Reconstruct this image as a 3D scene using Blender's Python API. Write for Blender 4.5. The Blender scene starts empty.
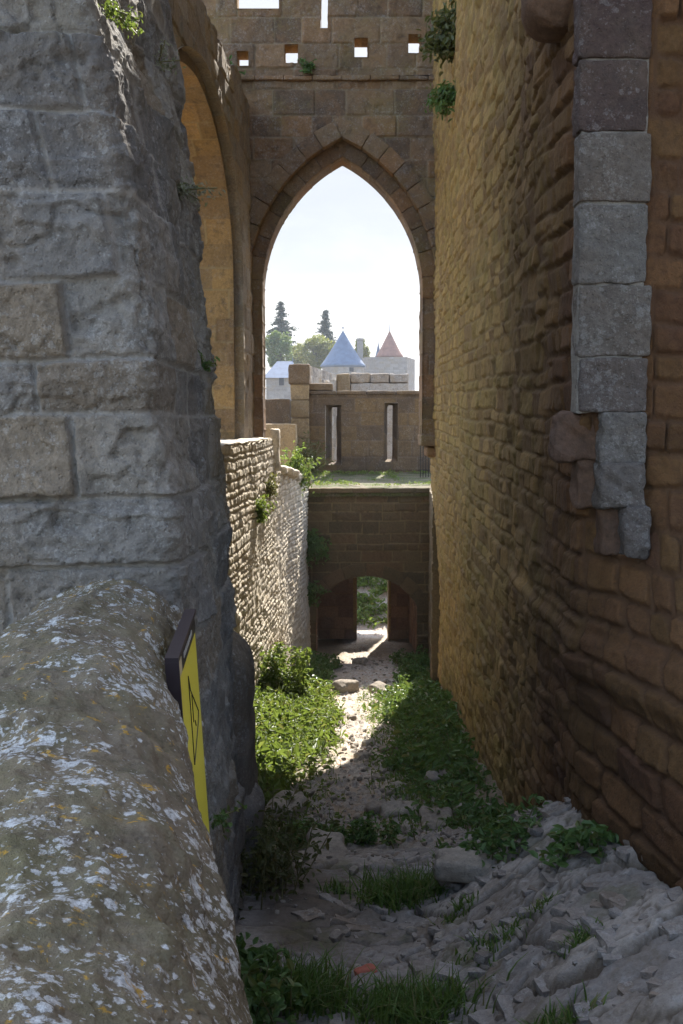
import bpy, math, random
import numpy as np
from math import radians, sin, cos, tan, pi

random.seed(7)
S = bpy.context.scene
COL = S.collection
E = 4.7                     # eye height above the gate floor datum
F_PX = 1046.0
PITCH = math.atan(92 / F_PX)
W_PX, H_PX = 683, 1024
SUN_EL, SUN_AZ = 39.0, math.degrees(math.atan(0.175))     # azimuth right of +Y


def at(px, py, Y):
    cx = (px - W_PX / 2) / F_PX
    cy = (H_PX / 2 - py) / F_PX
    d = np.array([cx, cos(PITCH) + cy * sin(PITCH), -sin(PITCH) + cy * cos(PITCH)])
    return d * (Y / d[1]) + np.array([0, 0, E])


def zpx(py, Y):
    return float(at(341.5, py, Y)[2])


# ------------------------------------------------------------------ noise
_tabs = {}


def _tab(seed):
    if seed not in _tabs:
        _tabs[seed] = np.random.default_rng(seed + 1000).random((256, 256))
    return _tabs[seed]


def vnoise(x, y, seed=0):
    t = _tab(seed)
    x = np.asarray(x, float); y = np.asarray(y, float)
    xi = np.floor(x).astype(int); yi = np.floor(y).astype(int)
    fx = x - xi; fy = y - yi
    fx = fx * fx * fx * (fx * (fx * 6 - 15) + 10)
    fy = fy * fy * fy * (fy * (fy * 6 - 15) + 10)
    a = t[xi & 255, yi & 255]; b = t[(xi + 1) & 255, yi & 255]
    c = t[xi & 255, (yi + 1) & 255]; d = t[(xi + 1) & 255, (yi + 1) & 255]
    return (a * (1 - fx) + b * fx) * (1 - fy) + (c * (1 - fx) + d * fx) * fy


def fbm(x, y, octv=4, seed=0, gain=0.5):
    s = 0; a = 1; n = 0
    for o in range(octv):
        s = s + a * (vnoise(x * 2 ** o + 17.3 * o, y * 2 ** o + 9.1 * o, seed + o) - 0.5)
        n += a * 0.5; a *= gain
    return s / n                 # about -1..1


def worley(x, y, seed=0, jit=0.9):
    r = np.random.default_rng(seed + 77)
    tx = r.random((128, 128)); ty = r.random((128, 128)); tr = r.random((128, 128))
    xi = np.floor(x).astype(int); yi = np.floor(y).astype(int)
    f1 = np.full(x.shape, 9.0); f2 = np.full(x.shape, 9.0); rid = np.zeros(x.shape)
    ox = np.zeros(x.shape); oy = np.zeros(x.shape)
    for i in (-1, 0, 1):
        for j in (-1, 0, 1):
            cx = xi + i; cy = yi + j
            px = cx + 0.5 + (tx[cx & 127, cy & 127] - .5) * jit
            py = cy + 0.5 + (ty[cx & 127, cy & 127] - .5) * jit
            d = np.hypot(x - px, y - py)
            new = d < f1
            f2 = np.where(new, f1, np.minimum(f2, d))
            f1 = np.where(new, d, f1)
            rid = np.where(new, tr[cx & 127, cy & 127], rid)
            ox = np.where(new, x - px, ox); oy = np.where(new, y - py, oy)
    return f1, f2, rid, ox, oy


def sstep(a, b, x):
    t = np.clip((x - a) / (b - a), 0, 1)
    return t * t * (3 - 2 * t)


# ------------------------------------------------------------------ stone layouts
def rows_auto(v0, v1, hmin, hmax, lmin, lmax, u0, u1, seed):
    r = np.random.default_rng(seed)
    vs = [v0]; rows = []
    while vs[-1] < v1:
        vs.append(vs[-1] + r.uniform(hmin, hmax))
        js = [u0 - r.uniform(0, lmax)]
        h = vs[-1] - vs[-2]
        while js[-1] < u1:
            js.append(js[-1] + r.uniform(lmin, lmax) * (0.6 + 0.4 * h / hmax))
        rows.append(js)
    return vs, rows


def stones(U, V, layout, seed=0, wob=0.01, wf=1.6, corner=0.03):
    vs, rows = layout
    vs = np.array(vs)
    Vw = V + wob * fbm(U * wf, V * wf, 3, seed + 11)
    Uw = U + wob * fbm(U * wf + 40, V * wf + 7, 3, seed + 12)
    ri = np.clip(np.searchsorted(vs, Vw) - 1, 0, len(rows) - 1)
    out = {k: np.zeros(U.shape) for k in ('du', 'lu', 'w', 'r1', 'r2', 'r3', 'r4')}
    rg = np.random.default_rng(seed + 5)
    for k, js in enumerate(rows):
        m = ri == k
        js = np.array(js)
        rr = rg.random((4, len(js) + 1))
        if not m.any():
            continue
        u = Uw[m]
        i = np.clip(np.searchsorted(js, u), 1, len(js) - 1)
        l = js[i - 1]; r = js[i]
        out['du'][m] = np.minimum(u - l, r - u)
        out['lu'][m] = (u - l) / (r - l) - .5
        out['w'][m] = r - l
        for q in range(4):
            out['r%d' % (q + 1)][m] = rr[q][i]
    lo = vs[ri]; hi = vs[np.minimum(ri + 1, len(vs) - 1)]
    dv = np.minimum(Vw - lo, hi - Vw)
    out['lv'] = np.clip((Vw - lo) / np.maximum(hi - lo, 1e-4) - .5, -.5, .5)
    du = out['du']
    cr = np.minimum(corner, 0.45 * (hi - lo)) + 1e-5
    d = np.where((du < cr) & (dv < cr), np.minimum(np.minimum(du, dv), cr - np.hypot(np.maximum(cr - du, 0), np.maximum(cr - dv, 0))), np.minimum(du, dv))
    out['d'] = d
    return out


def masonry(U, V, layout, seed=0, wob=0.01, corner=.03, depth=.015, bev=.015, off=.012, tilt=.012,
            rough=.006, rf=14, mw=.006, octv=4, fill=0.5, broken=0.0):
    """height field of coursed stones + attribute colours (r1, r2, mortar, wear)"""
    st = stones(U, V, layout, seed, wob, corner=corner)
    wear = fbm(U * .7, V * .7, 3, seed + 31) * .5 + .5
    d = st['d'] + mw * .6 * fbm(U * 22, V * 22, 2, seed + 32)
    prof = sstep(mw * .3, mw * .3 + bev, d)
    dep = depth * (1 - fill * sstep(.45, .7, wear))
    h = dep * (prof - 1)
    h = h + prof * (off * (st['r1'] - .5) * 2 + tilt * ((st['r2'] - .5) * st['lu'] + (st['r3'] - .5) * st['lv']) * 2)
    h = h + rough * fbm(U * rf, V * rf, octv, seed + 33) * (.5 + st['r4'])
    h = h + rough * 1.6 * fbm(U * rf * .25, V * rf * .25, 3, seed + 35)
    if broken:
        # spalled scoops
        b = fbm(U * 5, V * 5, 4, seed + 36)
        h = h - broken * sstep(.22, .5, b) * prof
        # ledge-like flakes
        q = fbm(U * 3.3 + 5, V * 4.1, 4, seed + 37) * 5
        h = h + broken * .35 * (np.floor(q) + sstep(.82, 1, q - np.floor(q))) * .5 * prof
    mort = 1 - sstep(mw * .5, mw * 1.3, d)
    return h, np.stack([st['r3'], st['r4'], mort, wear], -1)


# ------------------------------------------------------------------ mesh accumulation
class Acc:
    def __init__(self):
        self.v = []; self.f = []; self.a = []; self.n = 0; self.sm = []; self.mi = []

    def add(self, v, f, a=None, smooth=True, mi=0):
        v = np.asarray(v, float).reshape(-1, 3); f = np.asarray(f, int).reshape(-1, 4)
        if a is None:
            a = np.tile([.5, .5, 0, .5], (len(v), 1))
        a = np.asarray(a, float)
        if a.ndim == 1:
            a = np.tile(a, (len(v), 1))
        self.v.append(v); self.f.append(f + self.n); self.a.append(a.reshape(-1, 4))
        self.sm.append(np.full(len(f), smooth)); self.mi.append(np.full(len(f), mi))
        self.n += len(v)

    def build(self, name, mats, parent=None, origin=None, shrink=True):
        if not isinstance(mats, (list, tuple)):
            mats = [mats]
        V = np.concatenate(self.v); F = np.concatenate(self.f); A = np.concatenate(self.a)
        sm = np.concatenate(self.sm); mi = np.concatenate(self.mi)
        used = np.zeros(len(V), bool); used[F.ravel()] = True
        if not used.all():
            idx = np.cumsum(used) - 1
            V = V[used]; A = A[used]; F = idx[F]
        if parent is not None:
            o = np.array(parent.location)
        elif origin is not None:
            o = np.array(origin, float)
        else:
            o = np.array([V[:, 0].mean(), V[:, 1].mean(), V[:, 2].min()])
        me = bpy.data.meshes.new(name)
        me.vertices.add(len(V)); me.vertices.foreach_set('co', (V - o).astype(np.float32).ravel())
        me.loops.add(F.size); me.loops.foreach_set('vertex_index', F.astype(np.int32).ravel())
        me.polygons.add(len(F))
        me.polygons.foreach_set('loop_start', (np.arange(len(F)) * 4).astype(np.int32))
        me.polygons.foreach_set('loop_total', np.full(len(F), 4, np.int32))
        me.polygons.foreach_set('use_smooth', sm)
        me.polygons.foreach_set('material_index', mi.astype(np.int32))
        at_ = me.attributes.new('tint', 'FLOAT_COLOR', 'POINT')
        at_.data.foreach_set('color', A.astype(np.float32).ravel())
        me.update(calc_edges=True); me.validate()
        for m in mats:
            me.materials.append(m)
        ob = bpy.data.objects.new(name, me); COL.objects.link(ob)
        if parent is not None:
            ob.parent = parent
        else:
            ob.location = o
        return ob


def normals(P):
    du = np.gradient(P, axis=1); dv = np.gradient(P, axis=0)
    N = np.cross(du, dv)
    return N / (np.linalg.norm(N, axis=2, keepdims=True) + 1e-12)


def gidx(nv, nu):
    i = np.arange(nv * nu).reshape(nv, nu)
    return np.stack([i[:-1, :-1], i[:-1, 1:], i[1:, 1:], i[1:, :-1]], -1)


def grid(acc, P, disp=None, attr=None, keep=None, back=None, N=None, mi=0):
    """P[v,u,3]; u to the right and v up as seen from the front. back = vector to a closing back face"""
    nv, nu = P.shape[:2]
    if N is None:
        N = normals(P)
    Q = P if disp is None else P + N * disp[..., None]
    f = gidx(nv, nu)
    fk = f if keep is None else f[keep]
    acc.add(Q.reshape(-1, 3), fk.reshape(-1, 4), None if attr is None else attr.reshape(-1, 4), mi=mi)
    if back is not None:
        back = np.array(back, float)
        ku = max(1, nu // 40); kv = max(1, nv // 40)
        iu = np.unique(np.r_[np.arange(0, nu, ku), nu - 1]); iv = np.unique(np.r_[np.arange(0, nv, kv), nv - 1])
        B = P[np.ix_(iv, iu)] + back
        fb = gidx(len(iv), len(iu)).reshape(-1, 4)[:, ::-1]
        if keep is not None:
            hol = (~keep).astype(int)
            cs = np.zeros((nv, nu), int); cs[1:, 1:] = hol.cumsum(0).cumsum(1)
            a = cs[np.ix_(iv[1:], iu[1:])] - cs[np.ix_(iv[:-1], iu[1:])] - cs[np.ix_(iv[1:], iu[:-1])] + cs[np.ix_(iv[:-1], iu[:-1])]
            fb = fb[(a == 0).ravel()]
        acc.add(B.reshape(-1, 3), fb, mi=mi)
        kk = np.ones((nv - 1, nu - 1), bool) if keep is None else keep
        for line, lineP, k_ in ((Q[0], P[0], kk[0]), (Q[-1][::-1], P[-1][::-1], kk[-1][::-1]), (Q[:, 0][::-1], P[:, 0][::-1], kk[:, 0][::-1]), (Q[:, -1], P[:, -1], kk[:, -1])):
            n = len(line)
            v = np.concatenate([line, lineP + back])
            i = np.arange(n - 1)[k_]
            if not len(i): continue
            acc.add(v, np.stack([i + 1, i, i + n, i + n + 1], -1), smooth=False, mi=mi)
    return Q


def pip(px, py, poly):
    poly = np.asarray(poly); inside = np.zeros(px.shape, bool)
    x1, y1 = poly[-1]
    for x2, y2 in poly:
        c = ((y1 > py) != (y2 > py))
        with np.errstate(divide='ignore', invalid='ignore'):
            inside ^= c & (px < (x2 - x1) * (py - y1) / (y2 - y1 + 1e-15) + x1)
        x1, y1 = x2, y2
    return inside


def holes_keep(U, V, polys):
    cu = (U[:-1, :-1] + U[1:, 1:]) / 2; cv = (V[:-1, :-1] + V[1:, 1:]) / 2
    k = np.ones(cu.shape, bool)
    for p in polys:
        k &= ~pip(cu, cv, p)
    return k


def resample(poly, step, closed=False):
    p = np.asarray(poly, float)
    if closed:
        p = np.vstack([p, p[:1]])
    d = np.r_[0, np.cumsum(np.linalg.norm(np.diff(p, axis=0), axis=1))]
    n = max(2, int(d[-1] / step) + 1)
    s = np.linspace(0, d[-1], n)
    return np.stack([np.interp(s, d, p[:, k]) for k in range(p.shape[1])], -1), s


def reveal(acc, poly, fmap, depth0, depth1, step=.015, seed=0, block=.3, closed=True, poly2=None, rough=.005, flip=False):
    """surface of an opening: poly in (u, v) swept from depth0 to depth1. fmap(u, v, depth)->xyz"""
    p, s = resample(poly, step, closed)
    p2 = p if poly2 is None else resample(poly2, step, closed)[0]
    if poly2 is not None and len(p2) != len(p):
        s2 = np.linspace(0, 1, len(p2)); s1 = np.linspace(0, 1, len(p))
        p2 = np.stack([np.interp(s1, s2, p2[:, k]) for k in (0, 1)], -1)
    nd = max(3, int(abs(depth1 - depth0) / step))
    t = np.linspace(0, 1, nd)
    PP = p[:, None] * (1 - t)[None, :, None] + p2[:, None] * t[None, :, None]
    D = np.broadcast_to(depth0 + (depth1 - depth0) * t, PP.shape[:2])
    X = fmap(PP[..., 0], PP[..., 1], D)
    Sg = np.broadcast_to(s[:, None], D.shape)
    L = rows_auto(-5, s[-1] + 5, block * .8, block * 1.2, .4, .7, -5, 5, seed)
    h, a = masonry(D, Sg, L, seed, wob=.004, depth=.012, bev=.014, off=.006, tilt=.006, rough=rough, mw=.005)
    ease = np.minimum(sstep(0, .05, t), sstep(0, .05, 1 - t))[None, :]
    X = X.transpose(1, 0, 2)[::1]
    h = (h * ease).T; a = a.transpose(1, 0, 2)
    if flip:
        X = X[:, ::-1]; h = h[:, ::-1]; a = a[:, ::-1]
    grid(acc, X, h, a)


def blk(acc, c, half, rot=(0, 0, 0), n=8, r=.02, rough=.008, rf=8, seed=0, a=None, mapf=None, mi=0, big=0.0):
    """rounded, noise-worn block as a closed sub-divided box"""
    half = np.array(half, float)
    t = np.linspace(-1, 1, n + 1)
    faces = []
    for ax in range(3):
        for sg in (-1, 1):
            A, B = np.meshgrid(t, t, indexing='ij')
            p = np.zeros(A.shape + (3,))
            p[..., ax] = sg; p[..., (ax + 1) % 3] = A; p[..., (ax + 2) % 3] = B
            q = p * half
            rr = min(r, half.min() * .99)
            inner = np.clip(q, -(half - rr), half - rr)
            d = q - inner
            ln = np.linalg.norm(d, axis=-1, keepdims=True)
            q = inner + d / np.maximum(ln, 1e-9) * rr
            dirn = q / np.linalg.norm(q / half, axis=-1, keepdims=True) / np.linalg.norm(half) * 1.7
            o = seed * 3.7
            ns = fbm(q[..., 0] * rf + q[..., 2] * rf * .7 + o, q[..., 1] * rf - q[..., 2] * rf * .8 + o, 3, 3)
            q = q + dirn * 0 + (d / np.maximum(ln, 1e-9)) * (rough * ns)[..., None]
            if big:
                nb = fbm(q[..., 0] / half.max() * 1.1 + o, q[..., 1] / half.max() * 1.1 + q[..., 2] / half.max() + o, 2, 9)
                q = q * (1 + big * nb)[..., None]
            idx = gidx(n + 1, n + 1).reshape(-1, 4)
            if sg < 0:
                idx = idx[:, ::-1]
            faces.append((q, idx))
    R = np.eye(3)
    for k, ang in enumerate(rot):
        c_, s_ = cos(ang), sin(ang)
        M = np.eye(3); i, j = [(1, 2), (2, 0), (0, 1)][k]
        M[i, i] = c_; M[i, j] = -s_; M[j, i] = s_; M[j, j] = c_
        R = M @ R
    if a is None:
        rg = np.random.default_rng(seed + 900)
        a = [rg.random(), rg.random(), 0, rg.random()]
    for q, idx in faces:
        q = q.reshape(-1, 3) @ R.T + np.array(c)
        if mapf is not None:
            q = mapf(q)
        acc.add(q, idx, a, mi=mi)


def tube(acc, pts, rad, n=8, a=None, mi=0, smooth=True):
    pts = np.asarray(pts, float); rad = np.broadcast_to(rad, (len(pts),))
    T = np.gradient(pts, axis=0); T /= np.linalg.norm(T, axis=1, keepdims=True) + 1e-9
    ref = np.where(np.abs(T[:, 2:3]) > .9, np.array([[1., 0, 0]]), np.array([[0, 0, 1.]]))
    X = np.cross(T, ref); X /= np.linalg.norm(X, axis=1, keepdims=True) + 1e-9
    Y = np.cross(T, X)
    th = np.linspace(0, 2 * pi, n + 1)
    P = pts[:, None] + rad[:, None, None] * (X[:, None] * np.cos(th)[None, :, None] + Y[:, None] * np.sin(th)[None, :, None])
    acc.add(P.reshape(-1, 3), gidx(len(pts), n + 1).reshape(-1, 4), a, mi=mi, smooth=smooth)


def lathe(acc, c, prof, n=48, a=None, mi=0, smooth=True):
    prof = np.asarray(prof, float); th = np.linspace(0, 2 * pi, n + 1)
    P = np.stack([c[0] + prof[:, 0:1] * np.cos(th), c[1] + prof[:, 0:1] * np.sin(th),
                  np.broadcast_to(c[2] + prof[:, 1:2], (len(prof), n + 1))], -1)
    acc.add(P.reshape(-1, 3), gidx(len(prof), n + 1).reshape(-1, 4), a, mi=mi, smooth=smooth)


# ------------------------------------------------------------------ things
def tag(o, label=None, cat=None, group=None, kind=None):
    if label: o['label'] = label
    if cat:
        o['category'] = cat; o['kind'] = kind or 'thing'
    if group: o['group'] = group
    if kind: o['kind'] = kind
    return o


def thing(name, label, cat, loc, group=None):
    o = bpy.data.objects.new(name, None); COL.objects.link(o)
    o.location = loc; o.empty_display_size = .2
    return tag(o, label, cat, group)


# ------------------------------------------------------------------ materials
def new_mat(name):
    m = bpy.data.materials.new(name); m.use_nodes = True
    nt = m.node_tree
    for n in list(nt.nodes): nt.nodes.remove(n)
    out = nt.nodes.new('ShaderNodeOutputMaterial')
    return m, nt, out


class NB:
    def __init__(self, nt): self.nt = nt

    def n(self, t, **kw):
        x = self.nt.nodes.new(t)
        for k, v in kw.items(): setattr(x, k, v)
        return x

    def link(self, a, b): self.nt.links.new(a, b)

    def val(self, sock, v):
        if hasattr(v, 'is_linked') or isinstance(v, bpy.types.NodeSocket): self.link(v, sock)
        else: sock.default_value = v

    def math(self, op, a, b=None, c=None, clamp=False):
        x = self.n('ShaderNodeMath', operation=op, use_clamp=clamp)
        self.val(x.inputs[0], a)
        if b is not None: self.val(x.inputs[1], b)
        if c is not None: self.val(x.inputs[2], c)
        return x.outputs[0]

    def mix(self, f, a, b, mode='MIX'):
        x = self.n('ShaderNodeMix', data_type='RGBA', blend_type=mode)
        self.val(x.inputs[0], f)
        self.val(x.inputs[6], a if not isinstance(a, tuple) else (*a[:3], 1))
        self.val(x.inputs[7], b if not isinstance(b, tuple) else (*b[:3], 1))
        return x.outputs[2]

    def noise(self, vec, scale, detail=4, rough=.55, dist=0.0):
        x = self.n('ShaderNodeTexNoise')
        self.link(vec, x.inputs['Vector'])
        x.inputs['Scale'].default_value = scale; x.inputs['Detail'].default_value = detail
        x.inputs['Roughness'].default_value = rough; x.inputs['Distortion'].default_value = dist
        return x.outputs['Fac']

    def ramp(self, f, lo, hi):
        x = self.n('ShaderNodeMapRange', interpolation_type='SMOOTHSTEP')
        self.val(x.inputs[0], f)
        x.inputs[1].default_value = lo; x.inputs[2].default_value = hi
        return x.outputs[0]

    def vor(self, vec, scale, feature='F1'):
        x = self.n('ShaderNodeTexVoronoi', feature=feature)
        self.link(vec, x.inputs['Vector']); x.inputs['Scale'].default_value = scale
        return x

    def scale(self, vec, s):
        x = self.n('ShaderNodeMapping'); self.link(vec, x.inputs[0]); x.inputs['Scale'].default_value = s
        return x.outputs[0]


def stone_mat(name, cA, cB, cC, mortar, lichen=0.0, yellow=0.0, moss=0.0, moss_c=(.09, .085, .02), stain=.5, fs=1.0, bump=.5,
              pits=.4, mort_amt=.8, stain_c=(.045, .04, .035), dry=False, topmoss=0.0):
    m, nt, out = new_mat(name); b = NB(nt)
    bs = b.n('ShaderNodeBsdfPrincipled')
    geo = b.n('ShaderNodeNewGeometry'); pos = geo.outputs['Position']
    at_ = b.n('ShaderNodeAttribute', attribute_name='tint'); sep = b.n('ShaderNodeSeparateColor')
    b.link(at_.outputs['Color'], sep.inputs[0])
    r1, r2, mo = sep.outputs[0], sep.outputs[1], sep.outputs[2]
    n1 = b.noise(pos, 3.2 * fs, 6, .62); n2 = b.noise(pos, 34 * fs, 5, .65); n3 = b.noise(pos, 140 * fs, 3, .7)
    n4 = b.noise(pos, .9 * fs, 4, .6)
    c = b.mix(b.ramp(r1, .1, .9), cA, cB)
    c = b.mix(b.math('MULTIPLY', b.ramp(r2, .55, .95), .85), c, cC)
    c = b.mix(b.math('MULTIPLY', b.ramp(n1, .4, .68), .45), c, cC)
    mod = b.math('ADD', b.math('MULTIPLY', n2, 1.15), b.math('MULTIPLY', n3, .65))
    mod = b.math('MAXIMUM', b.math('ADD', mod, .1), .15)
    val = b.n('ShaderNodeCombineColor')
    for i in range(3): b.link(mod, val.inputs[i])
    c = b.mix(1.0, c, val.outputs[0], 'MULTIPLY')
    c = b.mix(b.math('MULTIPLY', b.ramp(b.noise(pos, 7 * fs, 6, .7, .6), .5, .72), stain), c, stain_c)
    c = b.mix(b.math('MULTIPLY', mo, mort_amt), c, b.mix(n2, mortar, tuple(x * .6 for x in mortar)))
    if moss:
        mm = b.math('MULTIPLY', b.ramp(b.math('ADD', b.math('MULTIPLY', n4, .7), b.math('MULTIPLY', n2, .3)), .5, .62), moss)
        c = b.mix(mm, c, moss_c)
    if topmoss:
        sx = b.n('ShaderNodeSeparateXYZ'); b.link(geo.outputs['Normal'], sx.inputs[0])
        mm = b.math('MULTIPLY', b.ramp(sx.outputs[2], .35, .9), b.ramp(b.noise(pos, 9, 5, .7), .4, .6))
        c = b.mix(b.math('MULTIPLY', mm, topmoss), c, (.10, .10, .035))
    if lichen:
        reg = b.ramp(b.noise(pos, 4.2 * fs, 5, .75), .40, .60)
        wn = b.n('ShaderNodeTexNoise'); b.link(pos, wn.inputs['Vector']); wn.inputs['Scale'].default_value = 46 * fs; wn.inputs['Detail'].default_value = 5; wn.inputs['Roughness'].default_value = .7
        wv = b.n('ShaderNodeVectorMath', operation='MULTIPLY_ADD'); b.link(wn.outputs['Color'], wv.inputs[0]); wv.inputs[1].default_value = (.03 / fs,) * 3; b.link(pos, wv.inputs[2])
        wpos = wv.outputs[0]
        def crust(sc, lo, keep):
            v = b.vor(wpos, sc * fs); sv = b.n('ShaderNodeSeparateColor'); b.link(v.outputs['Color'], sv.inputs[0])
            rad = b.math('MULTIPLY', b.math('ADD', b.math('MULTIPLY', reg, .36), .125), b.math('ADD', sv.outputs[1], .45))
            m_ = b.math('MULTIPLY', b.math('SUBTRACT', rad, v.outputs['Distance']), lo, clamp=True)
            return b.math('MULTIPLY', m_, b.math('GREATER_THAN', sv.outputs[0], keep))
        msk = b.math('MAXIMUM', crust(30, 11, .55), b.math('MAXIMUM', b.math('MULTIPLY', crust(62, 9, .4), .9), b.math('MULTIPLY', crust(120, 7, .4), .8)))
        msk = b.math('MULTIPLY', msk, b.ramp(b.noise(pos, 120 * fs, 4, .7), .3, .5))
        c = b.mix(b.math('MULTIPLY', msk, lichen), c, b.mix(b.ramp(n3, .3, .7), (.36, .36, .34), (.68, .685, .67)))
    if yellow:
        ya = b.noise(b.scale(pos, (.93, 1.07, 1.4)), 24 * fs, 7, .7, .4)
        msk = b.math('MULTIPLY', b.math('SUBTRACT', ya, .605), 22, clamp=True)
        c = b.mix(b.math('MULTIPLY', msk, yellow), c, b.mix(n3, (.52, .30, .04), (.36, .22, .05)))
    b.link(c, bs.inputs['Base Color'])
    bs.inputs['Roughness'].default_value = .92
    bs.inputs['Specular IOR Level'].default_value = .25
    v2 = b.vor(pos, 55 * fs)
    hgt = b.math('ADD', b.math('MULTIPLY', n2, 1.0), b.math('MULTIPLY', n3, .45))
    hgt = b.math('ADD', hgt, b.math('MULTIPLY', b.ramp(v2.outputs['Distance'], .05, .35), pits * .5))
    bp = b.n('ShaderNodeBump'); bp.inputs['Strength'].default_value = bump; bp.inputs['Distance'].default_value = .012 / fs
    b.link(hgt, bp.inputs['Height']); b.link(bp.outputs[0], bs.inputs['Normal'])
    b.link(bs.outputs[0], out.inputs[0])
    return m


def plain_mat(name, col, rough=.6, metal=0.0, var=.25, sc=20, bump=.1, spec=.4):
    m, nt, out = new_mat(name); b = NB(nt)
    bs = b.n('ShaderNodeBsdfPrincipled'); pos = b.n('ShaderNodeNewGeometry').outputs['Position']
    n = b.noise(pos, sc, 5, .6)
    c = b.mix(b.math('MULTIPLY', n, 1.0), tuple(x * (1 - var) for x in col), tuple(min(1, x * (1 + var)) for x in col))
    b.link(c, bs.inputs['Base Color'])
    bs.inputs['Roughness'].default_value = rough; bs.inputs['Metallic'].default_value = metal
    bs.inputs['Specular IOR Level'].default_value = spec
    if bump:
        bp = b.n('ShaderNodeBump'); bp.inputs['Strength'].default_value = bump; bp.inputs['Distance'].default_value = .01
        b.link(n, bp.inputs['Height']); b.link(bp.outputs[0], bs.inputs['Normal'])
    b.link(bs.outputs[0], out.inputs[0])
    return m


def leaf_mat(name, cA, cB, cC, trans=.35, rough=.5, spec=.35):
    m, nt, out = new_mat(name); b = NB(nt)
    at_ = b.n('ShaderNodeAttribute', attribute_name='tint'); sep = b.n('ShaderNodeSeparateColor')
    b.link(at_.outputs['Color'], sep.inputs[0])
    c = b.mix(sep.outputs[0], cA, cB)
    c = b.mix(b.ramp(sep.outputs[1], .8, 1.0), c, cC)
    bs = b.n('ShaderNodeBsdfPrincipled'); b.link(c, bs.inputs['Base Color'])
    bs.inputs['Roughness'].default_value = rough; bs.inputs['Specular IOR Level'].default_value = spec
    tr = b.n('ShaderNodeBsdfTranslucent')
    b.link(b.mix(.5, c, (.16, .2, .02), 'MIX'), tr.inputs[0])
    mx = b.n('ShaderNodeMixShader'); mx.inputs[0].default_value = trans
    b.link(bs.outputs[0], mx.inputs[1]); b.link(tr.outputs[0], mx.inputs[2])
    b.link(mx.outputs[0], out.inputs[0])
    return m


M = {}
M['pillar'] = stone_mat('grey_ashlar', (.235, .217, .19), (.14, .132, .125), (.215, .17, .12), (.35, .32, .28), lichen=.22, stain=.5, bump=.8, mort_amt=.9, pits=.7, moss=.15)
M['parapet'] = stone_mat('lichened_stone', (.215, .175, .12), (.17, .14, .10), (.125, .092, .06), (.2, .19, .16), lichen=1.0, yellow=.95, moss=.35,
                         moss_c=(.11, .10, .035), stain=.5, bump=.7, pits=.6, fs=1.0, topmoss=.3)
M['right'] = stone_mat('ochre_rubble', (.34, .22, .075), (.215, .135, .058), (.27, .19, .06), (.28, .195, .085), stain=.3, bump=.6, pits=.5, mort_amt=.75, moss=.25, moss_c=(.17, .14, .03))
M['right_near'] = stone_mat('red_sandstone', (.15, .09, .055), (.11, .068, .047), (.17, .09, .045), (.13, .08, .05), stain=.3, bump=.6, pits=.5)
M['quoin'] = stone_mat('grey_quoin', (.145, .132, .116), (.075, .05, .043), (.125, .092, .066), (.28, .25, .21), stain=.45, bump=.9, pits=.8, lichen=.15, mort_amt=1.0)
M['left_low'] = stone_mat('cream_rubble', (.58, .51, .40), (.48, .425, .335), (.50, .42, .30), (.54, .475, .375), stain=.3, bump=.7, pits=.6)
M['left_up'] = stone_mat('brown_ashlar', (.25, .20, .14), (.19, .15, .11), (.27, .19, .10), (.28, .24, .17), stain=.4, bump=.5, moss=.25, lichen=.15)
M['arch'] = stone_mat('dark_ashlar', (.195, .13, .075), (.115, .078, .052), (.225, .125, .06), (.25, .19, .12), stain=.5, bump=.5, moss=.32, moss_c=(.14, .12, .03), lichen=.15)
M['soffit'] = stone_mat('ochre_ashlar', (.33, .20, .075), (.22, .14, .06), (.19, .12, .06), (.34, .25, .12), stain=.6, lichen=.1, bump=.4)
M['gate'] = stone_mat('gate_ashlar', (.145, .11, .06), (.10, .08, .047), (.15, .10, .055), (.27, .21, .11), stain=.3, bump=.5, moss=.15, moss_c=(.09, .085, .03), mort_amt=.95)
M['gate_in'] = stone_mat('rust_plaster', (.31, .18, .105), (.20, .12, .08), (.27, .19, .13), (.3, .18, .1), stain=.35, bump=.4)
M['cren'] = stone_mat('rampart_stone', (.13, .09, .056), (.09, .064, .043), (.16, .105, .05), (.15, .11, .08), stain=.4, bump=.5, lichen=.1)
M['far_grey'] = stone_mat('weathered_rampart', (.34, .31, .27), (.24, .21, .18), (.3, .22, .13), (.36, .33, .28), stain=.55, bump=.5, lichen=.3)
M['tower'] = stone_mat('far_pale_stone', (.25, .235, .22), (.20, .185, .175), (.22, .19, .155), (.27, .25, .23), stain=.25, bump=.3, fs=.3)
M['rock'] = stone_mat('path_rock', (.28, .25, .22), (.21, .185, .16), (.23, .175, .125), (.15, .12, .09), stain=.4, bump=.6, lichen=.2)
M['stone'] = stone_mat('loose_stone', (.33, .29, .235), (.25, .215, .175), (.22, .18, .14), (.3, .25, .2), stain=.3, bump=.5)
M['slate'] = plain_mat('blue_slate', (.125, .158, .22), .75, 0, .4, 1.6, .5, .2)
M['tile'] = plain_mat('red_tile', (.24, .14, .11), .85, 0, .45, 1.8, .5, .1)
M['iron'] = plain_mat('iron', (.03, .025, .022), .6, .6, .3, 30)
M['dark'] = plain_mat('window_dark', (.02, .02, .025), .4)
M['tan'] = stone_mat('tan_ashlar', (.30, .215, .115), (.25, .18, .10), (.22, .16, .09), (.3, .23, .14), stain=.45, bump=.5, lichen=.15)
M['frame'] = plain_mat('sign_frame', (.035, .024, .028), .4, 0, .15, 30, .05)
M['yellow'] = plain_mat('sign_yellow', (.80, .66, .06), .42, 0, .04, 6, 0)
M['cream'] = plain_mat('sign_cream', (.62, .5, .3), .45, 0, .03, 6, 0)
M['ink'] = plain_mat('sign_ink', (.02, .018, .016), .5, 0, .1, 6, 0)
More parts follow.
